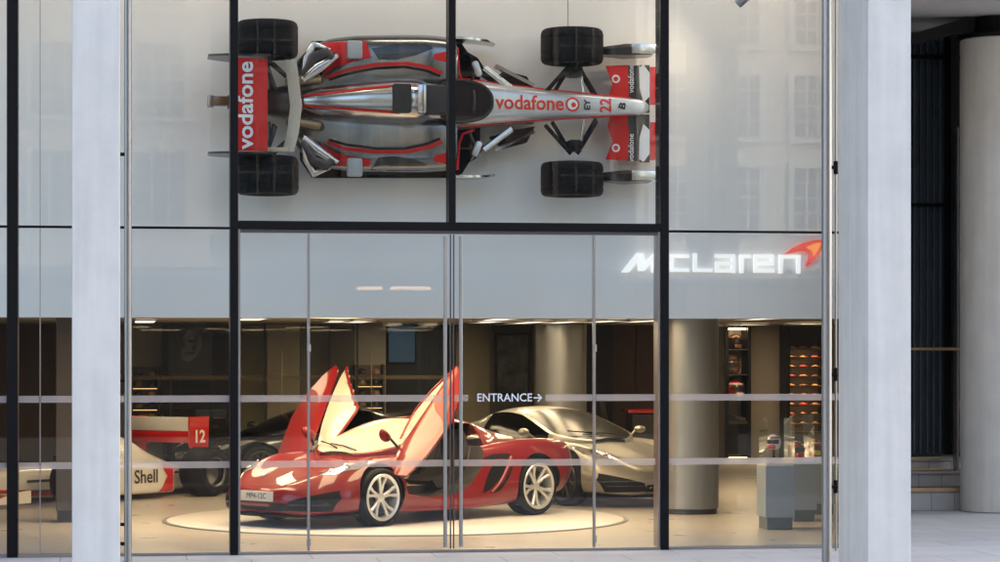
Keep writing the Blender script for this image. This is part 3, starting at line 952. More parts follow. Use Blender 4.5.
# ---- plinths with glass cases
M['plinth'] = mk('grey_blue_lacquer', (0.29, 0.335, 0.37), 0.35, var=0.04, scale=1.5)
def plinth(pxa, pxb, pbase, ptop, pcase, depth, label):
    g = atZ((pxa + pxb) / 2, pbase)
    s = FPX / (g.x * SN + g.y * CS)
    w = (pxb - pxa) / s / 2 / CS
    zt = EYE + (HOR - ptop) / s; zc = EYE + (HOR - pcase) / s
    t = thing('display_plinth', label, 'plinth', (g.x, g.y, 0))
    bm = NB(); abox(bm, -w, w, 0, depth, 0.14, zt, 0.004); obj('body', bm, M['plinth'], t)
    bm = NB(); abox(bm, -w + .02, w - .02, 0.02, depth - .02, 0.006, 0.139); obj('base', bm, M['rib'], t)
    bm = NB(); abox(bm, -w + .01, w - .01, 0.01, depth - .01, zt + .001, zt + .02); obj('top', bm, M['whitegloss'], t)
    bm = NB()
    th = .005
    for (a0, a1, b0, b1) in ((-w + .02, w - .02, .02, .02 + th), (-w + .02, w - .02, depth - .02 - th, depth - .02), (-w + .02, -w + .02 + th, .026, depth - .026), (w - .02 - th, w - .02, .026, depth - .026)):
        abox(bm, a0, a1, b0, b1, zt + .021, zc - .006)
    abox(bm, -w + .02, w - .02, .02, depth - .02, zc - .005, zc)
    obj('glass_case', bm, M['caseglass'], t)
    return t, zt + .021, s
t1, z1, s1 = plinth(765.5, 795, 530, 466, 418, 0.40, 'grey blue plinth with a helmet in its glass case, front one of the row')
t2, z2, s2 = plinth(793, 817, 522, 461, 414, 0.5, 'grey blue plinth behind and right of the front helmet plinth')
t3, z3, s3 = plinth(812, 836, 515, 458, 414, 0.5, 'grey blue plinth behind the thick steel pole, last of the row')
hm = helmet((t1.location.x - .02, t1.location.y + .2, z1 + 0.16), 0.66, -.6, (M['whitegloss'], M['redgloss']), 'white and red helmet in the glass case of the front plinth')
bm = NB(); add_lathe(bm, [(.07, 0), (.07, .008), (.015, .014), (.015, .15), (.05, .158)], 20)
mesh_thing('helmet_stand', bm, M['black'], 'small black stand carrying the helmet in the front glass case', 'stand', None, 40).location = (t1.location.x - .02, t1.location.y + .2, z1)
o = mesh_thing('model_car', mini_car(0.2), M['yellow'], 'small yellow model car beside the helmet in the front glass case', 'model car', None, 40)
o.location = (t1.location.x + .13, t1.location.y + .12, z1 + .001); o.rotation_euler.z = 2.3
helmet((t2.location.x - .04, t2.location.y + .25, z2 + .001), 0.8, .3, (M['bronzegloss'], M['redgloss']), 'bronze helmet in the glass case behind the front plinth')
helmet((t3.location.x - .06, t3.location.y + .25, z3 + .001), 0.8, .1, (M['redgloss'], M['yellow']), 'red and yellow helmet in the rearmost glass case')

# ---- counter with red top, chair
g = atY(653, 400, 37.5)
t = thing('counter', 'black counter with a glossy red top behind the silver car', 'counter', (g.x, 37.5, 0))
bm = NB(); abox(bm, -.32, .4, 0, .5, .006, Z(650, 414, 37.5), .005); obj('body', bm, M['plinthdark'], t)
bm = NB(); add_box(bm, (.03, .25, Z(650, 411, 37.5)), (.86, .6, .07), .03); obj('top', bm, M['redgloss'], t, 40)
g = atY(613, 400, 37.0)
t = thing('chair', 'tall black chair standing left of the red topped counter', 'chair', (g.x, 37.0, 0), (0, 0, .5))
bm = NB(); add_box(bm, (0, 0, .62), (.42, .42, .06), .02); obj('seat', bm, M['piece2'], t, 40)
bm = NB(); add_box(bm, (-.16, .16, .98), (.12, .34, .62), .03, Matrix.Rotation(R(-12), 3, 'Y')); obj('backrest', bm, M['piece2'], t, 40)
for sx in (-1, 1):
    for sy in (-1, 1):
        bm = NB(); add_tube(bm, [(sx * .17, sy * .17, .59), (sx * .2, sy * .2, .006)], .014, 8); obj('leg', bm, M['steel'], t, 50)

# ---- slim posts
for px, lab in ((282, 'slim brass post behind the raised far door'), (371.5, 'slim brass post in front of the middle shelf rack')):
    Yp = 36.5
    g = atY(px, 352, Yp)
    t = thing('slim_post', lab, 'post', (g.x, Yp, 0))
    bm = NB(); add_lathe(bm, [(.009, .02), (.009, g.z), (.0, g.z + .004)], 10); obj('rod', bm, M['bronze'], t, 50)
    bm = NB(); add_lathe(bm, [(.11, .006), (.11, .016), (.02, .021)], 24); obj('foot', bm, M['steel'], t, 40)

# ---- ceiling lights
LAMPS = []
def strip(x, y0, y1, w=.16, z=2.402, power=30, lab='', show=True):
    t = thing('ceiling_light', lab, 'ceiling light', (x, (y0 + y1) / 2, z), group='strip lights in the showroom ceiling')
    l = (y1 - y0) / 2
    bm = NB()
    for (a0, a1, b0, b1) in ((-w / 2 - .02, -w / 2, -l - .02, l + .02), (w / 2, w / 2 + .02, -l - .02, l + .02), (-w / 2 + .0005, w / 2 - .0005, -l - .02, -l), (-w / 2 + .0005, w / 2 - .0005, l, l + .02)):
        abox(bm, a0, a1, b0, b1, -.022, 0)
    obj('frame', bm, M['steel'], t)
    bm = NB(); abox(bm, -w / 2 + .002, w / 2 - .002, -l + .002, l - .002, -.012, -.001)
    obj('diffuser', bm, M['striplight'], t)
    li = bpy.data.lights.new('strip_lamp', 'AREA'); li.shape = 'RECTANGLE'; li.size = w; li.size_y = 2 * l
    li.energy = power; li.color = (1.0, 0.71, 0.41)
    lo_ = bpy.data.objects.new('strip_lamp', li); COL.objects.link(lo_); lo_.parent = t; lo_.location = (0, 0, -.026)
    LAMPS.append(li)
POW = 3.4
for px, Ya, Yb, lab in ((145, 33.0, 35.6, 'ceiling strip light over the white racing car'),
                        (336, 33.2, 34.6, 'ceiling strip light above the raised far door, left of a close pair'),
                        (358, 33.2, 35.0, 'ceiling strip light above the raised far door, right of a close pair'),
                        (487, 33.2, 35.0, 'ceiling strip light just right of the door handles'),
                        (528, 33.2, 36.0, 'ceiling strip light left of the rear round column'),
                        (563, 33.0, 35.4, 'ceiling strip light before the rear round column'),
                        (603, 32.0, 34.2, 'ceiling strip light above the silver car roof'),
                        (643, 31.5, 34.0, 'ceiling strip light beside the black mullion')):
    strip(X(px, (Ya + Yb) / 2), Ya, Yb, .26, power=POW, lab=lab)
for px, Yv, lab in ((392, 38.4, 'far ceiling strip light in front of the teal screen'), (428, 38.4, 'far ceiling strip light above the raised near door')):
    strip(X(px, Yv), Yv - .5, Yv + .5, .2, power=.8, lab=lab)
for px, Yv, lab in ((745, 43.4, 'warm ceiling light in front of the helmet niche'), (805, 42.0, 'warm ceiling light above the display plinths')):
    strip(X(px, Yv), Yv - .8, Yv + .4, .5, z=2.467, power=4, lab=lab)
strip(X(775, 34.5), 32.5, 36.5, .3, z=2.467, power=6, lab='long ceiling light over the aisle at the plinths')
# lights above the turntable
for i, (xx, ya, yb) in enumerate(((tc_.x - 2.5, 27.4, 29.6), (tc_.x - .9, 27.0, 29.4), (tc_.x + .7, 27.0, 29.4), (tc_.x + 2.2, 27.2, 29.6), (tc_.x - 1.6, 30.4, 32.4), (tc_.x + 1.5, 30.4, 32.4))):
    strip(xx, ya, yb, (.7 if i < 4 else .3), power=(11 if i < 4 else 2.5), lab=('front' if i < 4 else 'rear') + ' row ceiling strip light over the turntable, ' + ('first', 'second', 'third', 'fourth', 'first', 'second')[i] + ' from the left')
# ------------------------------------------------------------------ sports cars
M['tyre'] = mk('tyre_rubber', (0.006, 0.006, 0.0065), 0.6, var=0.2, scale=12, spec=0.15)
M['rim'] = mk('bright_alloy', (0.72, 0.71, 0.69), 0.28, 0.6, var=0.04)
M['wellblack'] = mk('matt_black_plastic', (0.004, 0.004, 0.004), 0.6, var=0.2, spec=0.2)
M['carbon'] = mk('dark_carbon', (0.010, 0.010, 0.011), 0.3, 0.0, var=0.2, scale=4, coat=0.4)
M['redpaint'] = mk('red_car_paint', (0.18, 0.0004, 0.004), 0.42, 0.0, var=0.04, spec=0.25, scale=1, coat=0.75, crough=0.02)
M['silverpaint'] = mk('silver_car_paint', (0.37, 0.345, 0.30), 0.38, 0.65, var=0.03, scale=1, coat=0.5, crough=0.02)
M['darkrim'] = mk('dark_alloy', (0.05, 0.05, 0.05), 0.3, 0.8)
M['blackpaint'] = mk('black_car_paint', (0.006, 0.006, 0.007), 0.3, 0.0, coat=1.0)
M['carglass'] = mk_glass('car_glass', (0.22, 0.23, 0.22), 0.016, 0.22)
M['darkglass'] = mk_glass('tinted_car_glass', (0.08, 0.09, 0.10), 0.018, 0.12)
M['glareglass'] = mk_glass('cream_glare_glass', (0.60, 0.52, 0.40), 0.12)
_nt_ = M['glareglass'].node_tree; _N = _nt_.nodes; _o = _N['Material Output']; _sh = _o.inputs['Surface'].links[0].from_socket
_d = _N.new('ShaderNodeBsdfDiffuse'); _d.inputs['Color'].default_value = (0.80, 0.75, 0.66, 1)  # cream diffuse imitates ceiling glare on windscreen and door windows
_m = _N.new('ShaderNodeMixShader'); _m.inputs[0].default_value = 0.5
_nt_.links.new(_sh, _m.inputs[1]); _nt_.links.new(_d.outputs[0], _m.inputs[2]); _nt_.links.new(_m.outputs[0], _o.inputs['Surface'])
M['creamtrim'] = mk('cream_glare_trim', (0.62, 0.50, 0.36), 0.45, var=0.08, scale=6)  # cream in the red car cabin stands in for windscreen glare
M['darktrim'] = mk('dark_leather', (0.03, 0.028, 0.027), 0.5, var=0.15, scale=6)
M['lampglass'] = mk('lamp_lens', (0.55, 0.55, 0.56), 0.05, 0.6, var=0.5, scale=14, coat=1.0)
M['disc'] = mk('brake_disc', (0.06, 0.06, 0.06), 0.45, 0.3, var=0.1)
M['lampcore'] = mk('lamp_core', (0.7, 0.7, 0.7), 0.1, 1.0)
M['plate'] = mk('plate_grey', (0.55, 0.54, 0.52), 0.4, var=0.05)
M['ink'] = mk('black_ink', (0.01, 0.01, 0.01), 0.5)

T = {
 'zb': [(-2.17, .42), (-2.1, .30), (-1.9, .22), (-1.335, .15), (0, .12), (1.335, .13), (1.9, .15), (2.2, .15), (2.30, .17), (2.36, .26)],
 'yb': [(-2.17, .55), (-2.0, .66), (-1.335, .70), (0, .80), (1.0, .80), (1.335, .72), (1.9, .72), (2.2, .62), (2.30, .48), (2.36, .25)],
 'ys': [(-2.17, .66), (-2.05, .82), (-1.7, .93), (-1.335, .945), (-.6, .91), (0, .90), (.8, .90), (1.335, .93), (1.8, .90), (2.1, .79), (2.24, .66), (2.31, .52), (2.36, .28)],
 'zs': [(-2.17, .50), (-2.0, .40), (-1.335, .30), (0, .20), (1.335, .24), (2.0, .24), (2.3, .25), (2.36, .30)],
 'ym': [(-2.17, .70), (-2.05, .86), (-1.7, .955), (-1.335, .965), (-.7, .925), (-.3, .885), (.3, .885), (.9, .93), (1.335, .955), (1.8, .91), (2.1, .78), (2.24, .64), (2.31, .50), (2.36, .28)],
 'zm': [(-2.17, .62), (-1.7, .60), (-1.335, .58), (-.3, .50), (.5, .50), (1.335, .50), (1.8, .43), (2.2, .36), (2.36, .34)],
 'yh': [(-2.17, .66), (-2.0, .78), (-1.6, .83), (-1.335, .84), (-.9, .83), (-.4, .81), (.3, .80), (.9, .79), (1.335, .79), (1.7, .74), (2.0, .64), (2.2, .50), (2.31, .38), (2.36, .2)],
 'zh': [(-2.17, .80), (-1.9, .875), (-1.5, .90), (-1.2, .90), (-.8, .86), (-.4, .82), (.3, .79), (.9, .775), (1.335, .765), (1.6, .715), (1.9, .62), (2.15, .51), (2.31, .435), (2.36, .385)],
 'yi': [(-2.17, .4), (-1.6, .55), (-1.0, .52), (0, .55), (1.0, .52), (1.6, .45), (2.1, .32), (2.36, .1)],
 'zi': [(-2.17, .82), (-1.9, .87), (-1.4, .87), (-.8, .84), (0, .80), (.9, .78), (1.2, .735), (1.6, .655), (1.9, .575), (2.15, .50), (2.31, .44), (2.36, .395)],
 'zc': [(-2.17, .83), (-1.9, .89), (-1.4, .90), (-.8, .84), (0, .80), (.9, .80), (1.2, .755), (1.6, .67), (1.9, .585), (2.15, .505), (2.31, .445), (2.36, .40)],
}
def car_section(x):
    g = lambda k: cr(T[k], x)
    half = [(0, g('zb')), (g('yb'), g('zb') + .005), (g('ys'), g('zs')), (g('ym'), g('zm')), (g('yh'), g('zh')), (g('yi'), g('zi')), (0, g('zc'))]
    c = catmull([(a, b, 0) for a, b in half], 7)
    pts = [(max(0, p.x), p.y) for p in c]
    return pts
def car_body_bm():
    xs = []
    x = 2.36
    while x > -2.17:
        xs.append(x)
        x -= .018 if x > 2.25 else (.035 if x > 1.9 else .055)
    xs.append(-2.17)
    rings = []
    for x in xs:
        h = car_section(x)
        ring = [Vector((x, y, z)) for y, z in h] + [Vector((x, -y, z)) for y, z in reversed(h[1:-1])]
        rings.append(ring)
    bm = NB()
    loft(bm, rings)
    return bm
C = {
 'zc': [(-1.5, .955), (-1.1, 1.06), (-.8, 1.135), (-.5, 1.185), (-.25, 1.199), (0, 1.183), (.2, 1.148), (.4, 1.092), (.6, 1.022), (.8, .945), (1.0, .868), (1.2, .79)],
 'zt': [(-1.5, .925), (-1.1, .975), (-.8, 1.05), (-.5, 1.115), (-.25, 1.13), (.05, 1.105), (.25, 1.05), (.5, .965), (.75, .875), (.95, .825), (1.2, .775)],
 'yt': [(-1.5, .36), (-1.1, .44), (-.8, .50), (-.5, .55), (-.25, .565), (.05, .58), (.25, .605), (.5, .64), (.75, .665), (.85, .625), (1.0, .50), (1.1, .35), (1.2, .05)],
 'yb': [(-1.5, .40), (-1.1, .54), (-.8, .68), (-.4, .775), (0, .79), (.25, .785), (.5, .755), (.75, .69), (.85, .635), (1.0, .505), (1.1, .355), (1.2, .052)],
 'zb': [(-1.5, .88), (-.8, .86), (-.4, .82), (0, .80), (.5, .79), (.75, .785), (.95, .78), (1.2, .74)],
}
def canopy_pt(x, j):
    g = lambda k: cr(C[k], x)
    yb, zb, yt, zt, zc = g('yb'), g('zb'), g('yt'), g('zt'), g('zc')
    if j <= 6:
        t = j / 6
        return Vector((x, yb + (yt - yb) * t + .02 * math.sin(PI * t) * min(1, (yb - yt) * 8), zb + (zt - zb) * t))
    t = (j - 6) / 12
    y = yt * (1 - t)
    if j == 7: y = max(0, yt - .05)
    return Vector((x, y, zt + (zc - zt) * (1 - (y / max(yt, 1e-4)) ** 2.3)))
def canopy_parts():
    xs = [1.13 - .0438 * k for k in range(61)]
    out = {'windscreen': [], 'side_l': [], 'side_r': [], 'roof': [], 'pillar': [], 'rear': []}
    for i in range(60):
        x = (xs[i] + xs[i + 1]) / 2
        for j in range(18):
            if j < 6:
                k = 'side_l' if (-.60 < x < .74) else ('pillar' if x > .74 else 'rearside')
            elif j == 6:
                k = 'pillar'
            else:
                k = 'windscreen' if x > .07 else ('roof' if x > -.62 else 'rear')
            for s in (1, -1):
                q = [canopy_pt(xs[i + a], j + b) for a, b in ((0, 0), (1, 0), (1, 1), (0, 1))]
                q = [Vector((p.x, p.y * s, p.z)) for p in q]
                if s < 0: q.reverse()
                kk = 'side_r' if (k == 'side_l' and s < 0) else k
                out.setdefault(kk, []).append(q)
    return out
def quads_bm(qs, thick=0.0, weld=1e-4):
    bm = NB()
    for q in qs:
        vs = [bm.verts.new(p) for p in q]
        try: bm.faces.new(vs)
        except ValueError: pass
    bmesh.ops.remove_doubles(bm, verts=bm.verts, dist=weld)
    bmesh.ops.dissolve_degenerate(bm, dist=1e-4, edges=bm.edges)
    bmesh.ops.recalc_face_normals(bm, faces=bm.faces)
    if thick: bmesh.ops.solidify(bm, geom=list(bm.faces), thickness=thick)
    return bm
def mirror_bm(bm):
    bmesh.ops.transform(bm, matrix=Matrix.Diagonal((1, -1, 1, 1)), verts=bm.verts)
    bmesh.ops.reverse_faces(bm, faces=bm.faces)
    return bm

def tyre_bm(r, w, rr):
    bm = NB()
    add_lathe(bm, [(rr, -w * .46), (rr + .02, -w * .5), (r - .03, -w * .5), (r - .006, -w * .42), (r, -w * .25), (r - .004, -w * .17), (r, -w * .14), (r, w * .14), (r - .004, w * .17), (r, w * .25), (r - .006, w * .42), (r - .03, w * .5), (rr + .02, w * .5), (rr, w * .46)], 56, Matrix.Rotation(R(-90), 4, 'X'), close=True)
    return bm
def rim_bm(rr, w, twin=True, n=5):
    """rim with spokes, outer face towards +y"""
    bm = NB()
    Mx = Matrix.Rotation(R(-90), 4, 'X')
    add_lathe(bm, [(rr + .004, w * .47), (rr - .004, w * .50), (rr - .034, w * .46), (rr - .040, w * .3), (rr - .03, -w * .45), (rr, -w * .45)], 56, Mx, close=True)
    add_lathe(bm, [(.0, w * .36), (.03, w * .365), (.055, w * .34), (.06, w * .2), (0, w * .2)], 24, Mx)
    L_ = rr - .02
    for k in range(n):
        for da in ((-.16, .16) if twin else (0,)):
            a = 2 * PI * k / n + da
            a0 = 2 * PI * k / n + da * .35
            p0 = Vector((math.cos(a0) * .045, w * .33, math.sin(a0) * .045))
            p1 = Vector((math.cos(a) * L_ * .6, w * .36, math.sin(a) * L_ * .6))
            p2 = Vector((math.cos(a + da * .5) * L_, w * .44, math.sin(a + da * .5) * L_))
            rings = []
            for p, hw in ((p0, .019), (p1, .016), (p2, .022)):
                tdir = Vector((-math.sin(a), 0, math.cos(a)))
                rings.append([p + tdir * hw + Vector((0, -.022, 0)), p + tdir * hw, p + tdir * hw * .6 + Vector((0, .008, 0)), p - tdir * hw * .6 + Vector((0, .008, 0)), p - tdir * hw, p - tdir * hw + Vector((0, -.022, 0))])
            loft(bm, rings)
    return bm
WHEELS = {}
def car_wheel(parent, x, side, r, w, rr, rimm=None):
    geo = (r, w, rr)
    rimm = rimm or M['rim']
    key = (r, w, rr, rimm.name)
    if key not in WHEELS:
        b = NB(); add_lathe(b, [(rr - .05, -.02), (rr - .05, .01), (.06, .01), (.06, -.02)], 40, Matrix.Rotation(R(-90), 4, 'X'), close=True)
        me = bpy.data.meshes.new('wheel'); b.to_mesh(me); b.free(); me.materials.append(M['disc']); me.shade_smooth(); me.set_sharp_from_angle(angle=R(40))
        WHEELS[key] = [me, None, None]
        wo = obj('wheel', me, M['disc'], parent)
        t = obj('tyre', tyre_bm(*geo), M['tyre'], wo, 50); rm = obj('rim', rim_bm(rr, w), rimm, wo, 40)
        WHEELS[key][1:] = [t.data, rm.data]
    else:
        me, tm, rm = WHEELS[key]
        wo = obj('wheel', me, M['disc'], parent)
        obj('tyre', tm, M['tyre'], wo); obj('rim', rm, rimm, wo)
    wo.location = (x, side * (.955 - w / 2), r)
    wo.rotation_euler = (0, random.uniform(0, 1.2), 0 if side > 0 else PI)
    return wo

DOORPOLY = [(.93, .33), (1.0, .52), (.90, .765), (-.50, .80), (-.56, .765), (-.42, .58), (-.20, .40), (.10, .29), (.6, .28)]
def WTOP(x):
    return 9.0 if x > .05 else 1.12 - (.05 - x) / .60 * .28
def sports_car(label, paint, opened, loc, yaw, scale=1.0, plate=None, cabin=None, rimm=None):
    car = thing('sports_car', label, 'car', loc, (0, 0, yaw))
    car.scale = (scale,) * 3
    raw = car_body_bm()
    bvh = bvh_of(raw)
    body = obj('body', raw, [paint, M['wellblack'], cabin or M['darktrim']], car, None)
    cutters = []
    for x, r in ((1.335, .352), (-1.335, .372)):
        for s in (1, -1):
            b = NB(); y0, y1 = (.50, 1.3) if s > 0 else (-1.3, -.50)
            add_tube(b, [(x, y0, r - .01), (x, y1, r - .01)], r + .012, 56)
            o = obj('cutter', b, M['wellblack']); o.parent = car; cutters.append(o)
    b = NB(); add_box(b, (.02, 0, .95), (1.52, 1.26, 1.1), .0); o = obj('cutter', b, cabin or M['darktrim']); o.parent = car; cutters.append(o)
    if opened:
        for s in (1, -1):
            b = NB(); add_prism(b, [(p[0] * .97 + .01, p[1] * (1.0 if p[1] < .7 else 1.35) + .02) for p in DOORPOLY], s * .42, s * 1.3, lambda u, v, w: (u, w, v))
            o = obj('cutter', b, M['darktrim']); o.parent = car; cutters.append(o)
    bpy.context.view_layer.update()
    me = boolean_cut(body, cutters)
    me.shade_smooth(); me.set_sharp_from_angle(angle=R(38))
    # canopy
    cp = canopy_parts()
    obj('windscreen', quads_bm(cp['windscreen'], .004), M['glareglass'] if opened else M['carglass'], car, 40)
    obj('roof', quads_bm(cp['roof'] + cp['pillar'] + cp['rearside'], .012), paint, car, 40)
    obj('rear_window', quads_bm(cp['rear'], .004), M['darkglass'], car, 40)
    if not opened:
        for k in ('side_l', 'side_r'):
            obj('side_window', quads_bm(cp[k], .004), M['darkglass'], car, 40)
    # lower trims
    b = NB()
    rings = []
    for a in range(-10, 11):
        y = a / 10 * .86
        xe = 2.30 - .42 * abs(a / 10) ** 2.6
        rings.append([(xe + .05, y, .125), (xe + .05, y, .145), (xe - .25, y, .16), (xe - .25, y, .115)])
    loft(b, rings); obj('splitter', b, M['wellblack'], car, 40)
    front = lambda u, v: (4.0, u, v)
    top = lambda u, v: (u, v, 3.0)
    side = lambda u, v: (u, 3.0, v)
    b = patch(bvh, [(-.43, .195), (.43, .195), (.42, .285), (-.42, .285)], front, (-1, 0, 0), .004, .05)
    obj('grille', b, M['wellblack'], car, 60)
    for s in (1, -1):
        b = patch(bvh, [(s * .40, .205), (s * .82, .195), (s * .89, .34), (s * .86, .425), (s * .64, .36), (s * .46, .31)], front, (-1, 0, 0), .005, .045, closed_curve=False)
        it = obj('air_intake', b, M['wellblack'], car, 60)
        b = NB(); pts = []
        for k in range(9):
            y = .47 + .36 * k / 8
            loc_, nor, i_, d_ = bvh.ray_cast(Vector((4, s * y, .27)), Vector((-1, 0, 0)))
            if loc_: pts.append(loc_ + Vector((.006, 0, 0)))
        if len(pts) > 2:
            add_tube(b, pts, .007, 6); obj('intake_vane', b, M['carbon'], it, 50)
        # headlights: a boomerang on the wing crest
        poly = [(2.02, s * .60), (1.90, s * .735), (1.62, s * .835), (1.36, s * .845), (1.56, s * .775), (1.76, s * .67), (1.88, s * .585)]
        b = patch(bvh, poly, top, (0, 0, -1), .005, .035)
        hl = obj('headlight', b, M['lampglass'], car, 60)
        for cxy in ((1.86, s * .67), (1.70, s * .75)):
            loc_, nor, i_, d_ = bvh.ray_cast(Vector((cxy[0], cxy[1], 3)), Vector((0, 0, -1)))
            if loc_:
                b = NB(); s_, t_ = frame_for(nor); Mx = Matrix.Translation(loc_ + nor * .006) @ nor.to_track_quat('Z', 'Y').to_matrix().to_4x4()
                add_lathe(b, [(.045, 0), (.045, .006), (.034, .008), (.028, .001), (0, .001)], 20, Mx); obj('lamp_unit', b, M['lampcore'], hl, 40)
        # side scoop behind the door with painted blades
        sd = (0, -s, 0)
        sf = (lambda u, v: (u, 3.0, v)) if s > 0 else (lambda u, v: (u, -3.0, v))
        for poly in ([(-.36, .30), (-.50, .35), (-.69, .50), (-.84, .68), (-.72, .69), (-.55, .61), (-.44, .46)],
                     [(-.42, .70), (-.58, .75), (-.82, .75), (-.90, .715), (-.68, .70), (-.50, .68)],
                     [(-.55, .30), (-.66, .33), (-.80, .48), (-.90, .64), (-.84, .58), (-.72, .44), (-.60, .34)]):
            b = patch(bvh, poly, sf, sd, .004, .035, closed_curve=True)
            sc = obj('side_intake', b, M['wellblack'], car, 60)
        b = NB(); pts = []
        for u, v in ((-.50, .31), (-.63, .42), (-.76, .58), (-.86, .72)):
            loc_, nor, i_, d_ = bvh.ray_cast(Vector(sf(u, v)), Vector(sd))
            if loc_: pts.append(loc_ + Vector((0, s * .012, 0)))
        add_tube(b, catmull(pts, 4), .022, 8, .5)
        obj('intake_blade', b, paint, sc, 50)
        # door shut line and sill line when closed
        if not opened:
            pts = []
            for u, v in DOORPOLY + [DOORPOLY[0]]:
                pts.append((u, v))
            line = [Vector(p) for p in pts]
            b = patch(bvh, path_outline([tuple(p) for p in pts[2:]], .010), sf, sd, .0025, .05)
            obj('shut_line', b, M['wellblack'], car, 60)
            # door mirror
            b = NB()
            Mx = Matrix.Translation((.60, s * .98, .90)) @ Matrix.Rotation(s * R(-10), 4, 'Z')
            rings = []
            for k in range(9):
                a = -1 + 2 * k / 8
                rr_ = math.sqrt(max(0.02, 1 - a * a))
                rings.append([Mx @ Vector((.05 * rr_ * math.cos(q2) * (1.5 if math.cos(q2) > 0 else .6), a * .085, .048 * rr_ * math.sin(q2))) for q2 in [2 * PI * j / 14 for j in range(14)]])
            loft(b, rings)
            add_tube(b, [(.60, s * .90, .88), (.62, s * .78, .80)], .014, 8)
            obj('mirror', b, paint, car, 60)
        # sill
    # bonnet vents / shut lines
    for s in (1, -1):
        b = patch(bvh, path_outline([(1.12, s * .56), (1.5, s * .50), (1.9, s * .36), (2.1, s * .22)], .009), top, (0, 0, -1), .002, .06)
        obj('bonnet_line', b, M['wellblack'], car, 60)
    # badge
    b = patch(bvh, [(.07, .445), (-.07, .445), (-.08, .425), (.08, .425)], front, (-1, 0, 0), .008, .03)
    # wipers
    b = NB()
    for (xa, ya, xb_, yb_) in ((1.12, .30, .95, -.28), (1.08, -.05, .90, -.50)):
        pa = Vector((xa, ya, cr(C['zc'], xa) + .012)); pb = Vector((xb_, yb_, cr(C['zc'], xb_) + .006))
        add_tube(b, [pa, pa.lerp(pb, .5) + Vector((0, 0, .012)), pb], .008, 6)
    obj('wiper', b, M['wellblack'], car, 50)
    if plate:
        loc_, nor, i_, d_ = bvh.ray_cast(Vector((4, 0, .36)), Vector((-1, 0, 0)))
        b = NB(); add_box(b, (loc_.x + .022, 0, .355), (.016, .52, .112), .004)
        pl = obj('number_plate', b, M['plate'], car, 40)
        me = text_mesh(plate, .085, .0006, .0)
        me.transform(Matrix.Translation((loc_.x + .0315, 0, .355)) @ Matrix.Rotation(R(90), 4, 'Z') @ Matrix.Rotation(R(90), 4, 'X'))
        obj('plate_lettering', me, M['ink'], pl)
        b2 = b
    # wheels
    for s in (1, -1):
        car_wheel(car, 1.335, s, .328, .245, .262, rimm)
        car_wheel(car, -1.335, s, .347, .30, .275, rimm)
    # cabin
    for s in (1, -1):
        b = NB(); rings = []
        for (x, z, hw, th) in ((.10, .42, .22, .10), (-.1, .44, .23, .12), (-.28, .47, .23, .13), (-.38, .62, .23, .10), (-.46, .85, .20, .08), (-.50, 1.02, .12, .06)):
            rings.append([(x + (th if z > .5 else 0), s * .36 + hw * c1, z + (th if z <= .5 else 0) * (0.9)) if False else (x + th * .5 * sx_, s * .36 + hw * c1, z + th * .5 * sz_) for c1, sx_, sz_ in ((-1, 1, 1), (-.8, .6, .6), (.8, .6, .6), (1, 1, 1), (1, -1, -1), (-1, -1, -1))])
        loft(b, rings); obj('seat', b, M['darktrim'], car, 50)
    b = NB(); rings = []
    for y in (-.62, -.4, 0, .4, .62):
        rings.append([(.79, y, .50), (.79, y, .80), (.66, y, .83), (.52, y, .79), (.46, y, .70), (.60, y, .50)])
    loft(b, rings); obj('dashboard', b, cabin or M['darktrim'], car, 50)
    b = NB()
    n = 28
    ctr = Vector((.36, .36, .76)); ax = Vector((1, 0, -.35)).normalized(); s_, t_ = frame_for(ax)
    add_tube(b, [ctr + s_ * .17 * math.cos(2 * PI * k / n) + t_ * .17 * math.sin(2 * PI * k / n) for k in range(n + 1)], .015, 8)
    add_tube(b, [ctr - s_ * .165, ctr + s_ * .165], .014, 6); add_tube(b, [ctr, ctr + Vector((.18, 0, -.07))], .03, 10)
    obj('steering_wheel', b, M['darktrim'], car, 50)
    # doors
    if opened:
        H = Vector((.90, .80, .62))
        a = Vector(opened['a']).normalized()
        bb = Vector(opened['b']); bb = (bb - a * bb.dot(a)).normalized()
        nn = a.cross(bb)
        Rm = Matrix((( -a.x, nn.x, bb.x), (-a.y, nn.y, bb.y), (-a.z, nn.z, bb.z)))
        S = Matrix.Diagonal((1, -1, 1))
        for s in (1, -1):
            skin = patch(bvh, DOORPOLY, side, (0, -1, 0), .002, .045)
            bmesh.ops.solidify(skin, geom=list(skin.faces), thickness=.035)
            win = quads_bm([q for q in cp['side_l'] if min(p.x for p in q) > -.55 and (sum(p.z for p in q) / 4 < WTOP(sum(p.x for p in q) / 4))], .004)
            # frame of the window and the piece of roof that lifts with the door
            fr = NB()
            pts = []
            for k in range(27):
                xx = .72 - .05 * k
                cand = min(range(61), key=lambda q: abs(canopy_pt(xx, q / 10).z - min(WTOP(xx), canopy_pt(xx, 6).z)))
                pts.append(canopy_pt(xx, cand / 10) + Vector((0, .004, .004)))
            add_tube(fr, pts, .018, 8)
            rq = []
            for k in range(12):
                x0_, x1_ = .05 - .05 * k, .05 - .05 * (k + 1)
                for j0, j1 in ((6, 7), (7, 8), (8, 9)):
                    rq.append([canopy_pt(x0_, j0), canopy_pt(x1_, j0), canopy_pt(x1_, j1), canopy_pt(x0_, j1)])
            inner = patch(bvh, [(p[0] * .95, (p[1] - .5) * .9 + .5) for p in DOORPOLY], side, (0, -1, 0), -.045, .06)
            mir = NB()
            rings = []
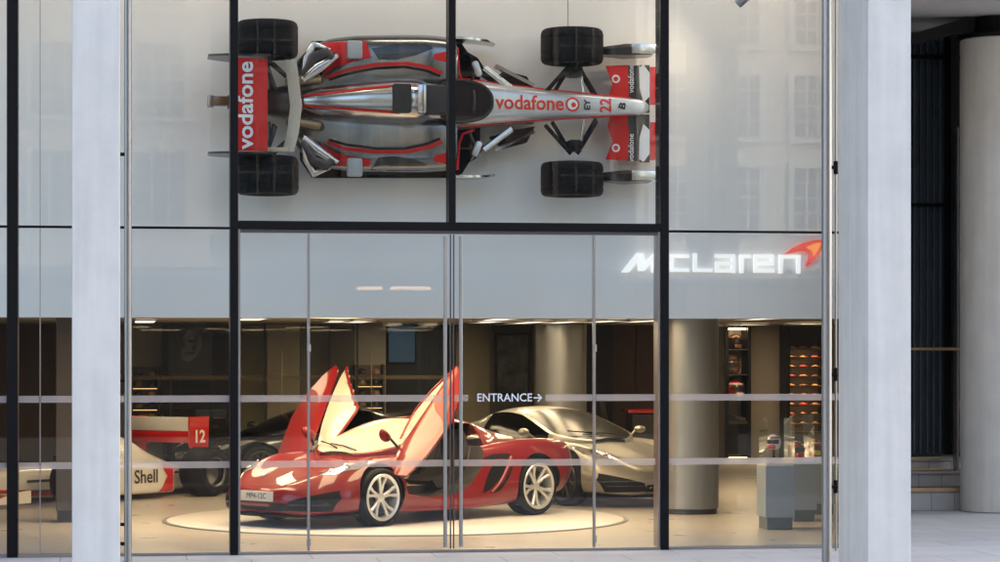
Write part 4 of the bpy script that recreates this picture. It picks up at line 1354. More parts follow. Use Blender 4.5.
            for k in range(9):
                q = -1 + 2 * k / 8
                rr_ = math.sqrt(max(0.02, 1 - q * q))
                rings.append([Vector((.60 + .055 * rr_ * math.cos(q2) * (1.5 if math.cos(q2) > 0 else .6), .985 + q * .105, .90 + .062 * rr_ * math.sin(q2))) for q2 in [2 * PI * j / 14 for j in range(14)]])
            loft(mir, rings)
            arm = NB(); add_tube(arm, [(.60, .92, .87), (.62, .80, .79)], .016, 8)
            strut = None
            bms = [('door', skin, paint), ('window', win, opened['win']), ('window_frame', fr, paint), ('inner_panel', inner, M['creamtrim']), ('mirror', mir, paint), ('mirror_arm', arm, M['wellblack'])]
            par = None
            for nm, b, m in bms:
                bmesh.ops.translate(b, vec=-H, verts=b.verts)
                if s < 0: mirror_bm(b)
                o = obj(nm, b, m, car if par is None else par, 45)
                if par is None:
                    par = o
                    o.location = (H.x + .10, H.y * s, H.z - .02)
                    o.rotation_euler = (Rm if s > 0 else S @ Rm @ S).to_euler()
            b = NB(); add_tube(b, [(.78, s * .72, .50), tuple(Vector((H.x + .10, H.y * s, H.z - .02)) + (Rm if s > 0 else S @ Rm @ S) @ Vector((-.30, -.05 * s, .05)))], .012, 8)
            obj('gas_strut', b, M['wellblack'], car, 50)
    return car

ZF = 0.02
Fp = atZ(378, 526.5, ZF); Rp = atZ(538, 514.5, ZF)
dv = Fp - Rp
yaw = math.atan2(dv.y, dv.x)
print('RED wheelbase', dv.length, 'yaw', math.degrees(yaw))
mid = (Fp + Rp) / 2
left = Vector((-math.sin(yaw), math.cos(yaw), 0))
cpos = mid - left * .90
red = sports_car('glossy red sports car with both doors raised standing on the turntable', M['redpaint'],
                 {'a': (-.60, .22, .77), 'b': (.02, -.96, .28), 'win': M['glareglass']}, (cpos.x, cpos.y, ZF), yaw, 1.0, 'MP4-12C', M['creamtrim'])
Rz = Matrix.Rotation(yaw, 3, 'Z')
lpz = Vector((cpos.x, cpos.y, 0)) + Rz @ Vector((.95, -.25, 0))
sq = thing('ceiling_light', 'large square glowing panel added unseen above the raised near door of the red car', 'ceiling light', (lpz.x, lpz.y, 2.402), (0, 0, yaw))
bm = NB(); abox(bm, -.70, .70, -.62, .62, -.016, 0); obj('frame', bm, M['steel'], sq)
bm = NB(); abox(bm, -.66, .66, -.58, .58, -.022, -.017); obj('diffuser', bm, mk_emit('door_glare_panel', (1.0, .64, .32), 1.3), sq)  # panel added so the raised door mirrors a warm glow
# silver car: nose towards the street, to the right
g = atZ(612, 500, .004)
fw = Vector((math.sin(YAW + R(33)), -math.cos(YAW + R(33)) , 0))
camyaw = R(38)
# forward direction in camera frame: right*sin + toward*cos
rgt = Vector((CS, -SN, 0)); tow = Vector((-SN, -CS, 0))
fdir = rgt * math.sin(camyaw) + tow * math.cos(camyaw)
syaw = math.atan2(fdir.y, fdir.x)
sp = atZ(553, 498, .004)
silver = sports_car('silver grey sports car with closed doors parked behind the red car', M['silverpaint'], None, (sp.x, sp.y, 0.006), syaw, 1.03, rimm=M['darkrim'])
bp = atZ(318, 487, .004)
black_car = sports_car('black sports car parked in the gloom behind the raised far door', M['blackpaint'], None, (bp.x, bp.y, 0.006), yaw - R(18), 1.0, rimm=M['darkrim'])
# ------------------------------------------------------------------ racing car hung flat on the display wall, nose to the right
M['louvre'] = mk('pale_grey_paint', (0.42, 0.42, 0.42), 0.4, var=.1, scale=20)
M['chrome'] = mk('silver_chrome_paint', (0.60, 0.58, 0.56), 0.20, 1.0, var=0.06, scale=3)
M['f1red'] = mk('signal_red_paint', (0.62, 0.006, 0.008), 0.4, 0.0, var=0.06, scale=4, coat=0.15, spec=0.25)
M['satinblack'] = mk('satin_black', (0.006, 0.006, 0.007), 0.5, 0.0, var=0.2, scale=8, spec=0.15)
M['padgrey'] = mk('grey_foam', (0.018, 0.019, 0.020), 0.7, var=0.1, scale=3)
M['nosesilver'] = mk('satin_silver_paint', (0.58, 0.57, 0.56), 0.30, 0.55, var=0.05, scale=3, coat=0.4)
M['lettersilver'] = mk('light_lettering', (0.82, 0.80, 0.80), 0.35)
M['letterred'] = mk('red_lettering', (0.70, 0.03, 0.015), 0.35)
M['wheelgrey'] = mk('dark_magnesium', (0.10, 0.10, 0.10), 0.35, 0.8)
Y0 = YW - 0.10
o0 = atY(435, 107.5, Y0)
f1 = thing('racing_car', 'silver and red single seater racing car hung on the white wall above the doors', 'racing car', tuple(o0),
           Matrix(((1, 0, 0), (0, 0, -1), (0, 1, 0))))
# local: x = nose, y = up in the picture, z = out of the wall (Matrix columns: x->X, y->Z, z->-Y)
def lp_(px, py, z):
    w = atY(px, py, Y0 - z)
    return Vector((w.x - o0.x, w.z - o0.z, z))
lx = lambda px, z=.4: lp_(px, 107.5, z).x
ly = lambda py, px=435, z=.4: lp_(px, py, z).y
def fpart(name, bm, m, smooth=40, parent=None):
    return obj(name, bm, m, parent or f1, smooth)
def plate_px(pts, z0, z1, m, name, parent=None, zc=None, bev=0.0):
    q = [lp_(px, py, z1 if zc is None else zc) for px, py in pts]
    bm = NB(); add_prism(bm, [(p.x, p.y) for p in q], z0, z1, lambda u, v, w: (u, v, w))
    return fpart(name, bm, m, 30, parent)
# floor
plate_px([(312, 41), (452, 41), (462, 44), (480, 70), (480, 145), (462, 174), (452, 178), (312, 178), (300, 160), (300, 60)], .03, .05, M['satinblack'], 'floor')
# --- sidepods + engine deck: lofts (half sections)
def loft_x(stations, n=20, both=True):
    """stations: (x, [(y,z)...]) rings"""
    bm = NB(); loft(bm, [[(x, y, z) for y, z in ring] for x, ring in stations]); return bm
def ell_ring(yc, hy, z0, h, p=2.6, n=28):
    r = []
    for k in range(n):
        a = 2 * PI * k / n
        c, s = math.cos(a), math.sin(a)
        yy = yc + hy * math.copysign(abs(c) ** (2 / p), c)
        zz = z0 + h / 2 + h / 2 * math.copysign(abs(s) ** (2 / p), s)
        r.append((yy, zz))
    return r
XS = lambda px: lx(px, .5)
pods = {}
for s in (1, -1):
    st = []
    tab_in = [(XS(300), .06), (XS(340), .06), (XS(400), .08), (XS(456), .10)]
    tab_out = [(XS(292), .34), (XS(312), .56), (XS(335), .66), (XS(365), .685), (XS(420), .69), (XS(450), .67), (XS(457), .64)]
    tab_h = [(XS(292), .16), (XS(330), .28), (XS(380), .46), (XS(430), .56), (XS(452), .55), (XS(457), .50)]
    x = XS(292)
    while x <= XS(457) + .001:
        a, b, h = cr(tab_in, x), cr(tab_out, x), cr(tab_h, x)
        st.append((x, ell_ring(s * (a + b) / 2, (b - a) / 2 + .02, .05, h, 3.2)))
        x += (XS(457) - XS(292)) / 26
    bm = loft_x(st)
    pods[s] = bvh_of(bm)
    M['podgrey'] = M.get('podgrey') or mk('dark_silver_paint', (0.22, 0.23, 0.235), 0.2, 0.9, var=0.25, scale=1.5)
    pod = fpart('sidepod', bm, M['podgrey'], 50)
    dn = (0, 0, -1); tf = lambda u, v: (u, v, 3.0)
    P = lambda L_: [(lp_(px, py, .45).x, lp_(px, py, .45).y) for px, py in L_]
    flip = lambda L_: L_ if s > 0 else [(a, 215.5 + 2.5 - b) for a, b in L_]
    red = patch(pods[s], P(flip([(308, 44), (330, 41), (366, 41), (371, 58), (352, 62), (336, 66), (322, 76), (328, 62)])), tf, dn, .006, .05)
    fpart('red_panel', red, M['f1red'], 60, pod)
    st2 = patch(pods[s], P(path_outline(flip([(328, 77), (345, 70), (375, 65.5), (405, 65), (425, 69), (440, 75)]), 3.6)), tf, dn, .006, .05)
    fpart('red_flash', st2, M['f1red'], 60, pod)
    st3 = patch(pods[s], P(path_outline(flip([(330, 79), (347, 73.5), (376, 69), (404, 68.5), (424, 72.5), (438, 78)]), 2.6)), tf, dn, .008, .05)
    fpart('black_flash', st3, M['satinblack'], 60, pod)
    st4 = patch(pods[s], P(flip([(432, 56), (446, 53), (451, 62), (444, 64), (432, 61)])), tf, dn, .008, .03)
    fpart('red_inlet', st4, M['f1red'], 60, pod)
    st5 = patch(pods[s], P(flip([(371, 49), (395, 45), (425, 46), (432, 50), (415, 57), (395, 61), (378, 60)])), tf, dn, .006, .05)
    fpart('dark_panel', st5, M['carbon'], 60, pod)
    # pale cooling louvre
    q = flip([(347, 41.5), (362, 42), (362, 60), (347, 60)])
    c0 = lp_(354.5, q[0][1] + (9 if s > 0 else -9), .42)
    bm = NB(); add_box(bm, (c0.x, c0.y, .43), (.16, .19, .10), .02); fpart('pale_louvre', bm, M['louvre'], 40, pod)
    # inlet mouth
    bm = NB(); yc = s * .47; add_prism(bm, [(yc - .16, .14), (yc + .16, .14), (yc + .17, .45), (yc - .16, .47)], XS(457) + .002, XS(457) + .012, lambda u, v, w: (w, u, v)); fpart('inlet', bm, M['satinblack'], 40, pod)
    # chrome chimney / flip-up in front of the rear wheel
    a = [lp_(px, py, .34) for px, py in flip([(298, 79), (312, 52), (324, 48), (338, 56), (326, 64), (312, 74)])]
    bm = NB()
    rings = []
    for k, (pa, pb) in enumerate(((a[0], a[0] + Vector((.05, -.05 * s, 0))), (a[1], a[5]), (a[2], a[4]), (a[3], a[3] + Vector((.02, 0, 0))))):
        up = (.05, .22, .26, .10)[k]
        m_ = (pa + pb) / 2 + Vector((0, 0, up))
        rings.append([pa, pa.lerp(m_, .5) + Vector((0, 0, .05)), m_, pb.lerp(m_, .5) + Vector((0, 0, .05)), pb, (pa + pb) / 2 + Vector((0, 0, -.02))])
    loft(bm, rings); fpart('flip_up', bm, M['chrome'], 50)
    tri = [lp_(px, py, .55) for px, py in flip([(315, 44), (339, 55), (324, 70), (305, 79)])]
    bm = NB(); add_prism(bm, [(p.x, p.y) for p in tri], .50, .53, lambda u, v, w: (u, v, w)); fpart('dark_scoop', bm, M['satinblack'], 30)
    ed = [lp_(px, py, .56) for px, py in flip([(303, 80), (318, 68), (338, 55.5)])]
    bm = NB(); add_tube(bm, ed, [.03, .05, .02], 10, .5); fpart('scoop_lip', bm, M['chrome'], 50)
    ed = [lp_(px, py, .56) for px, py in flip([(304, 74), (307, 58), (314, 44), (330, 50)])]
    bm = NB(); add_tube(bm, ed, [.02, .05, .04, .015], 10, .5); fpart('scoop_lip', bm, M['chrome'], 50)
    bm = NB()
    pa = [lp_(px, py, .62) for px, py in flip([(302, 76), (314, 57), (327, 52), (334, 57)])]
    add_tube(bm, pa, [.02, .05, .05, .02], 10, .4); fpart('dark_winglet', bm, M['carbon'], 50)
# --- centre: engine cover from the airbox back
st = []
tw = [(XS(272), .05), (XS(290), .09), (XS(330), .17), (XS(380), .23), (XS(420), .25), (XS(455), .265)]
th_ = [(XS(272), .34), (XS(300), .48), (XS(340), .66), (XS(380), .83), (XS(400), .90), (XS(418), .86), (XS(425), .70), (XS(455), .62)]
for k in range(31):
    x = XS(272) + (XS(455) - XS(272)) * k / 30
    st.append((x, ell_ring(0, cr(tw, x), .05, cr(th_, x) - .05, 2.1)))
bm = loft_x(st); cov_bvh = bvh_of(bm)
cover = fpart('engine_cover', bm, M['chrome'], 50)
tf = lambda u, v: (u, v, 3.0)
for s in (1, -1):
    b = patch(cov_bvh, path_outline([(XS(300), s * .045), (XS(340), s * .085), (XS(380), s * .125), (XS(396), s * .14)], .022), tf, (0, 0, -1), .006, .05)
    fpart('red_flash', b, M['f1red'], 60, cover)
b = patch(cov_bvh, [(XS(286), -.05), (XS(286), .05), (XS(384), .012), (XS(384), -.012)], tf, (0, 0, -1), .006, .05)
# airbox, camera blocks
bm = NB(); add_box(bm, (lx(402, .9), .0, .88), (.19, .29, .16), .02); fpart('airbox', bm, M['padgrey'], 40)
bm = NB(); add_box(bm, (lx(421, .8), .0, .86), (.09, .30, .12), .02); fpart('roll_hoop', bm, M['chrome'], 40)
# --- monocoque and nose
st = []
nw = [(lx(450, .55), .27), (lx(470, .55), .255), (lx(500, .55), .215), (lx(545, .5), .165), (lx(600, .45), .118), (lx(630, .42), .092), (lx(645, .40), .07), (lx(650, .4), .03)]
nz0 = [(lx(450, .55), .05), (lx(520, .5), .10), (lx(600, .45), .22), (lx(650, .4), .28)]
nz1 = [(lx(450, .55), .64), (lx(490, .55), .62), (lx(545, .5), .56), (lx(600, .45), .47), (lx(645, .40), .38), (lx(650, .4), .34)]
xa, xb = lx(450, .55), lx(650, .4)
for k in range(41):
    x = xa + (xb - xa) * k / 40
    st.append((x, ell_ring(0, cr(nw, x), cr(nz0, x), cr(nz1, x) - cr(nz0, x), 3.4, 36)))
bm = loft_x(st); nose_bvh = bvh_of(bm)
nose = fpart('nose', bm, M['nosesilver'], 50)
for s in (1, -1):   # red edge lines
    pts = []
    for k in range(36):
        x = xa + .04 + (xb - xa - .25) * k / 35
        loc, nor, i_, d_ = nose_bvh.ray_cast(Vector((x, s * cr(nw, x) * .955, 3)), Vector((0, 0, -1)))
        if loc: pts.append(loc + Vector((0, 0, .002)))
    bm = NB(); add_tube(bm, pts, .011, 6); fpart('red_edge', bm, M['f1red'], 60, nose)
# cockpit opening: dark recess with raised rim
bm = NB()
cx = lx(455, .68); 
outl = [(lx(441, .68), .15), (lx(449, .68), .205), (lx(463, .68), .215), (lx(482, .68), .17), (lx(491, .68), .08), (lx(492.5, .68), 0)]
full = outl + [(x, -y) for x, y in reversed(outl[:-1])]
fullc = [(p.x, p.y) for p in catmull([(x, y, 0) for x, y in full], 4)]
add_prism(bm, fullc, .60, .665, lambda u, v, w: (u, v, w)); fpart('cockpit', bm, M['satinblack'], 40)
bm = NB(); add_tube(bm, [(x, y, .67) for x, y in fullc], .016, 8); fpart('cockpit_rim', bm, M['padgrey'], 50)
bm = NB(); add_box(bm, (lx(434, .8), 0, .76), (.29, .29, .20), .02); fpart('headrest', bm, M['padgrey'], 40)
bm = NB(); n = 24; c = Vector((lx(474, .7), 0, .675)); add_tube(bm, [c + Vector((0, .11 * math.cos(2 * PI * k / n), .02 + .05 * math.sin(2 * PI * k / n))) for k in range(n + 1)], .013, 8); fpart('steering_wheel', bm, M['carbon'], 50)
# lettering on the nose
def throw_text(body, size, bvh, centre, rot, m, name, parent, width=None, dz=.006, bold=.002):
    me = text_mesh(body, size, 0.0, bold)
    if width:
        w0 = max(v.co.x for v in me.vertices) - min(v.co.x for v in me.vertices)
        me.transform(Matrix.Diagonal((width / w0, 1, 1, 1)))
    bmx = NB(); bmx.from_mesh(me)
    bmesh.ops.subdivide_edges(bmx, edges=[e for e in bmx.edges if e.calc_length() > size * .3], cuts=2)
    bmesh.ops.triangulate(bmx, faces=bmx.faces)
    Mx = Matrix.Translation((centre[0], centre[1], 0)) @ Matrix.Rotation(rot, 4, 'Z')
    bmesh.ops.transform(bmx, matrix=Mx, verts=bmx.verts)
    for v in bmx.verts:
        loc, nor, i_, d_ = bvh.ray_cast(Vector((v.co.x, v.co.y, 3)), Vector((0, 0, -1)))
        v.co.z = (loc.z if loc else centre[2]) + dz
    return fpart(name, bmx, m, 60, parent)
throw_text('vodafone', .21, nose_bvh, (lx(530, .58), 0.0, .56), 0, M['letterred'], 'side_lettering', nose, lx(565, .58) - lx(495, .58), bold=.004)
throw_text('22', .17, nose_bvh, (lx(606.5, .48), 0.0, .47), R(90), M['letterred'], 'race_number', nose, .15, bold=.004)
throw_text('B', .10, nose_bvh, (lx(623, .46), 0.0, .44), R(75), M['ink'], 'black_lettering', nose, .07, bold=.004)
throw_text('EY', .09, nose_bvh, (lx(588, .52), 0.0, .5), R(90), M['ink'], 'black_lettering', nose, .11, bold=.003)
def disc_on(bvh, cx_, cy_, r, m, name, parent, dz=.007, inner=0.0):
    bmx = NB()
    V = []
    n = 26
    rr = [0] + [r * k / 3 for k in (1, 2, 3)]
    pts = [[Vector((cx_ + q * math.cos(2 * PI * k / n), cy_ + q * math.sin(2 * PI * k / n), 0)) for k in range(n)] for q in ((r, inner) if inner else (r, r * .02))]
    loft(bmx, pts, True, False)
    for v in bmx.verts:
        loc, nor, i_, d_ = bvh.ray_cast(Vector((v.co.x, v.co.y, 3)), Vector((0, 0, -1)))
        v.co.z = (loc.z if loc else .4) + dz
    for f in bmx.faces:
        if f.normal.z < 0: f.normal_flip()
    return fpart(name, bmx, m, 60, parent)
disc_on(nose_bvh, lx(573, .55), 0, .075, M['letterred'], 'round_emblem', nose, .006)
disc_on(nose_bvh, lx(573, .55), 0, .055, M['lettersilver'], 'round_emblem', nose, .008)
disc_on(nose_bvh, lx(574, .55), -.004, .026, M['letterred'], 'round_emblem', nose, .010)
# --- wheels
def f1_wheel(px0, px1, py0, py1, parent, zc=.335):
    pc = lp_((px0 + px1) / 2, (py0 + py1) / 2, zc)
    s_ = FPX / ((pc.x + o0.x) * SN + (Y0 - zc) * CS)
    r = (px1 - px0) / s_ / 2; w = (py1 - py0) / s_ * .93
    key = ('f1', round(r, 2), round(w, 2))
    r, w = key[1], key[2]
    if key not in WHEELS:
        b = NB(); add_lathe(b, [(.19, -w * .40), (.19, w * .40)], 40, Matrix.Rotation(R(-90), 4, 'X'))
        wo = obj('wheel', b, M['wheelgrey'], parent, 40)
        b = NB(); add_lathe(b, [(.185, -w * .42), (.20, -w * .47), (r * .75, -w * .5), (r - .035, -w * .485), (r - .012, -w * .44), (r, -w * .34), (r, -w * .24), (r - .006, -w * .235), (r - .006, -w * .21), (r, -w * .205), (r, w * .205), (r - .006, w * .21), (r - .006, w * .235), (r, w * .24), (r, w * .34), (r - .012, w * .44), (r - .035, w * .485), (r * .75, w * .5), (.20, w * .47), (.185, w * .42)], 64, Matrix.Rotation(R(-90), 4, 'X'), close=True)
        t = obj('tyre', b, M['tyre'], wo, 50)
        WHEELS[key] = [wo.data, t.data]
    else:
        wo = obj('wheel', WHEELS[key][0], M['wheelgrey'], parent)
        obj('tyre', WHEELS[key][1], M['tyre'], wo)
    wo.location = pc
    return wo, r, w
W = {}
W['rt'] = f1_wheel(236, 298, 20, 60, f1); W['rb'] = f1_wheel(236.5, 298.5, 155, 196.5, f1)
W['ft'] = f1_wheel(541, 603, 28, 66, f1); W['fb'] = f1_wheel(541, 603, 161, 198, f1)
# --- suspension arms
def arms(name, segs, r, m, flat=.45):
    bm = NB()
    for p, q in segs: add_tube(bm, [p, q], r, 8, flat)
    return fpart(name, bm, m, 50)
for s, t_ in ((1, 'top'), (-1, 'bottom')):
    f = lambda px, py, z: lp_(px, py if s > 0 else 218 - py, z)
    arms('front_wishbone', [(f(545, 93, .5), f(571, 64, .44)), (f(597, 97, .42), f(577, 64, .44)), (f(552, 96, .28), f(570, 66, .25)), (f(596, 99, .26), f(577, 66, .25))], .022, M['satinblack'])
    arms('track_rod', [(f(584, 98, .40), f(580, 66, .37))], .016, M['chrome'], .8)
    bm = NB(); c = f(574, 72, .36); add_box(bm, c, (.17, .12, .22), .04); fpart('brake_duct', bm, M['satinblack'], 40)
    arms('rear_wishbone', [(f(300, 88, .38), f(270, 63, .36)), (f(276, 92, .36), f(266, 63, .36)), (f(304, 92, .2), f(272, 63, .22)), (f(274, 94, .2), f(266, 63, .22))], .022, M['carbon'])
    arms('drive_shaft', [(f(268, 96, .32), f(267, 62, .335))], .030, M['wheelgrey'], 1)
    # bargeboard and turning vane beside the cockpit
    bm = NB()
    pts = [f(px, py, .30) for px, py in ((452, 40), (470, 40.5), (486, 41.5), (496, 43.5))]
    loft(bm, [[(p.x, p.y - .012, .06), (p.x, p.y + .012, .06), (p.x, p.y + .012, h), (p.x, p.y - .012, h)] for p, h in zip(pts, (.50, .46, .36, .22))]); fpart('bargeboard', bm, M['chrome'], 40)
    bm = NB()
    pts = [f(px, py, .30) for px, py in ((463, 52), (476, 60), (484, 72), (505, 86))]
    loft(bm, [[(p.x - .012, p.y - .012, .05), (p.x + .012, p.y + .012, .05), (p.x + .012, p.y + .012, h), (p.x - .012, p.y - .012, h)] for p, h in zip(pts, (.34, .36, .34, .2))]); fpart('turning_vane', bm, M['satinblack'], 40)
    bm = NB(); add_tube(bm, [f(484, 68, .52), f(512, 89, .50)], .03, 8, .3); fpart('side_vane', bm, M['chrome'], 50)
    for k, (pp, z0_, z1_, mm_) in enumerate([([(492, 82), (512, 88), (536, 92), (528, 76), (505, 70)], .08, .34, None)]):
        bm = NB(); q = [f(a_, b_, .3) for a_, b_ in pp]; add_prism(bm, [(p.x, p.y) for p in q], z0_, z1_ - .1, lambda u, v, w: (u, v, w)); fpart('side_pod_panel', bm, M['satinblack'], 30)
    for (pa, pb, mm_, z_) in (((494, 67), (534, 86), M['chrome'], .26),):
        p0_, p1_ = f(pa[0], pa[1], z_), f(pb[0], pb[1], z_)
        bm = NB(); dxy = (p1_ - p0_).normalized(); nn_ = Vector((-dxy.y, dxy.x, 0)) * .016
        loft(bm, [[p0_ + nn_, p0_ - nn_, p0_ - nn_ + Vector((0, 0, .1)), p0_ + nn_ + Vector((0, 0, .14))], [p1_ + nn_, p1_ - nn_, p1_ - nn_ + Vector((0, 0, .03)), p1_ + nn_ + Vector((0, 0, .05))]]); fpart('barge_blade', bm, mm_, 40)
    # mirror on stalk
    bm = NB(); c = f(477, 69, .70); add_box(bm, c, (.07, .17, .09), .03, Matrix.Rotation(s * R(20), 3, 'Z'))
    mi = fpart('mirror', bm, M['nosesilver'], 40)
    bm = NB(); add_tube(bm, [c, f(470, 84, .62)], .013, 8); fpart('mirror_stalk', bm, M['carbon'], 50, mi)
    # red edging in front of the sidepod
    bm = NB(); add_tube(bm, [f(457.5, 48, .50), f(458, 60, .52), f(459, 74, .50), f(463, 84, .54), f(474, 88, .60)], .014, 8); fpart('red_edging', bm, M['f1red'], 50)
# --- rear wing, gearbox, crash structure
x0w, x1w = lx(230, .85), lx(268, .85)
yt_, yb_ = ly(57, 250, .85), ly(152, 250, .85)
bm = NB()
prof = [(0, 0), (.10, -.02), (.22, -.005), (.34, .03), (.345, .045), (.22, .02), (.10, .012), (0, .02)]
wlen = (x1w - x0w) / .345
add_prism(bm, [(x0w + u * wlen, .84 - v) for u, v in prof], yb_ + .012, yt_ - .012, lambda u, v, w: (u, w, v))
rw = fpart('rear_wing', bm, M['f1red'], 40)
wing_bvh = None
me = text_mesh('vodafone', .20, .0015, .004)
w0 = max(v.co.x for v in me.vertices) - min(v.co.x for v in me.vertices)
me.transform(Matrix.Diagonal((ly(61, 246, .9) - ly(149, 246, .9)) / w0 * Vector((1, 0, 0)) + Vector((0, 1.15, 1)) if False else ((ly(61, 246, .9) - ly(149, 246, .9)) / w0, 1.1, 1, 1)) if False else Matrix.Diagonal(((ly(61, 246, .9) - ly(149, 246, .9)) / w0, 1.1, 1, 1)))
me.transform(Matrix.Translation((lx(246, .88), (ly(61, 246, .9) + ly(149, 246, .9)) / 2, .874)) @ Matrix.Rotation(R(90), 4, 'Z'))
obj('wing_lettering', me, M['lettersilver'], rw)
for py in (57.0, 154.0):
    y = ly(py, 240, .7)
    bm = NB(); add_prism(bm, [(lx(208, .7), .50), (lx(208, .7), .80), (lx(225, .7), .90), (lx(270, .7), .90), (lx(274, .7), .45), (lx(262, .7), .28), (lx(232, .7), .28)], y - .011, y + .011, lambda u, v, w: (u, w, v))
    fpart('wing_end_plate', bm, M['carbon'], 40)
# silver lower plane, a little bowed
bm = NB()
rings = []
for py, px in ((60, 291), (80, 294), (106, 297), (132, 294), (152, 289)):
    p = lp_(px, py, .5)
    rings.append([(p.x - .07, p.y, .50), (p.x + .05, p.y, .53), (p.x + .055, p.y, .515), (p.x - .065, p.y, .48)])
loft(bm, rings); fpart('beam_wing', bm, M['chrome'], 40)
bm = NB(); rings = []
for px, w_, h_ in ((228, .07, .34), (250, .10, .36), (272, .15, .40), (300, .20, .46)):
    rings.append([(lx(px, .35), y, z) for y, z in ell_ring(0, w_, .12, h_ - .12, 3)])
loft(bm, rings); fpart('gearbox', bm, M['carbon'], 50)
bm = NB(); add_box(bm, (lx(219, .3), 0, .3), (.20, .10, .14), .015); fpart('crash_structure', bm, M['bronzegloss'], 40)
bm = NB(); add_box(bm, (lx(210.5, .3), .0, .3), (.07, .12, .10), .012); fpart('rain_light', bm, M['steel'], 40)
for s in (1, -1):
    bm = NB(); add_tube(bm, [(lx(250, .4), s * .10, .34), (lx(252, .7), s * .11, .82)], .022, 8, .5); fpart('wing_pylon', bm, M['carbon'], 50)
    bm = NB(); add_tube(bm, [(lx(320, .4), s * .24, .34), (lx(298, .4), s * .21, .40), (lx(286, .4), s * .20, .42)], [.05, .045, .045], 14); fpart('exhaust', bm, M['bronze'], 50)
bm = NB(); c = lp_(277, 150, .55); add_box(bm, c, (.24, .05, .05), .01); fpart('bronze_link', bm, M['creamtrim'], 40)
# --- front wing
def fw(ptsL, z0, z1, m, name, zc=.2):
    o = None
    for s in (1, -1):
        o = plate_px(ptsL if s > 0 else [(a, 217.5 + 8 - b) for a, b in ptsL], z0, z1, m, name, None, zc)
    return o
fw([(606, 66), (628, 65), (629, 92), (627, 113.5), (611, 113.5), (608, 100), (613, 84)], .17, .19, M['f1red'], 'front_flap')
fw([(628.5, 65), (640, 65), (641, 112), (628.5, 112)], .13, .145, M['carbon'], 'front_flap')
fw([(636, 70), (645, 64), (651, 72), (651, 96), (645, 102), (641, 88)], .10, .125, M['lettersilver'], 'front_flap')
fw([(652, 66), (660.5, 66), (660.5, 104), (652, 104)], .085, .10, M['f1red'], 'front_main_plane')
fw([(642, 64), (652, 64), (652, 112), (642, 112)], .06, .08, M['carbon'], 'front_main_plane')
for py in (50.5, 176.5):
    bm = NB()
    q = [lp_(px, py, .2) for px in (602, 625, 650, 654)]
    loft(bm, [[(p.x, p.y - hw, .05), (p.x, p.y + hw, .05), (p.x, p.y + hw * .8, h), (p.x, p.y + hw * .3, h + .02), (p.x, p.y - hw * .8, h)] for p, hw, h in zip(q, (.05, .075, .065, .05), (.16, .28, .26, .18))])
    fpart('front_end_plate', bm, M['carbon'], 40)
    bm = NB(); add_box(bm, (q[2].x - .08, q[2].y, .33), (.30, .10, .012), .003, Matrix.Rotation(R(8), 3, 'Y')); fpart('end_plate_fin', bm, M['chrome'], 40)
for py, dd in ((79, 1), (148.0, -1)):
    c = lp_(616, py, .2)
    for r_, m_, dz in ((.044, M['lettersilver'], .193), (.026, M['letterred'], .195)):
        bm = NB(); add_lathe(bm, [(r_, 0), (0, .001)], 22, Matrix.Translation((c.x, c.y, dz))); fpart('round_emblem', bm, m_, 40)
    me = text_mesh('vodafone', .085, .0006, .001)
    me.transform(Matrix.Translation((lp_(634, py, .15).x - .03, lp_(634, py, .15).y, .150)) @ Matrix.Rotation(R(90), 4, 'Z') @ Matrix.Diagonal((.95, 1, 1, 1)))
    obj('wing_lettering', me, M['lettersilver'], f1)
for s in (1, -1):
    bm = NB(); add_tube(bm, [(lx(634, .3), s * .05, .30), (lx(640, .15), s * .06, .14)], .02, 8, .5); fpart('wing_pylon', bm, M['carbon'], 50)
# wall brackets and hanging cable
for px, py in ((330, 107), (520, 109)):
    p = lp_(px, py, 0)
    bm = NB(); add_box(bm, (p.x, p.y, -.025), (.3, .3, .148)); fpart('wall_mount', bm, M['satinblack'], 30)
p = lp_(568, 27, .335)
bm = NB(); add_tube(bm, [(p.x, p.y, .335), (p.x, 3.5, .335)], .006, 6); fpart('hanging_cable', bm, M['steel'], 50)

# ------------------------------------------------------------------ white and red racing car on the floor at the left
cr_label = 'white and red single seater racing car with wide rear wing on the showroom floor'
g = atZ(210, 496, .006)
wyaw = yaw + R(6.5)
wl = Vector((-math.sin(wyaw), math.cos(wyaw), 0)); wf = Vector((math.cos(wyaw), math.sin(wyaw), 0))
org = g - wl * .86 + wf * 1.40
old = thing('racing_car', cr_label, 'racing car', (org.x, org.y, .006), (0, 0, wyaw))
def opart(name, bm, m, smooth=40, parent=None): return obj(name, bm, m, parent or old, smooth)
st = []
ow = [(-2.0, .14), (-1.6, .22), (-1.0, .30), (-.4, .36), (.3, .36), (.7, .34), (1.2, .27), (1.9, .2), (2.35, .13), (2.45, .05)]
oh = [(-2.0, .30), (-1.6, .42), (-1.0, .46), (-.4, .50), (.3, .52), (.7, .50), (1.2, .50), (1.9, .41), (2.35, .30), (2.45, .22)]
for k in range(46):
    x = -2.0 + 4.45 * k / 45
    st.append((x, ell_ring(0, cr(ow, x), .06 if x < 1.2 else .06 + (x - 1.2) * .07, cr(oh, x) - .06, 3.2)))
bm = loft_x(st); obv = bvh_of(bm)
ob = opart('body', bm, M['whitegloss'], 45)
st = []
for k in range(21):
    x = -1.75 + 1.75 * k / 20
    st.append((x, ell_ring(0, cr([(-1.75, .06), (-1.0, .2), (-.3, .25), (0, .2)], x), .3, cr([(-1.75, .35), (-1.0, .60), (-.4, .84), (-.1, .84), (0, .58)], x) - .3, 2.2)))
opart('engine_cover', loft_x(st), M['whitegloss'], 45)
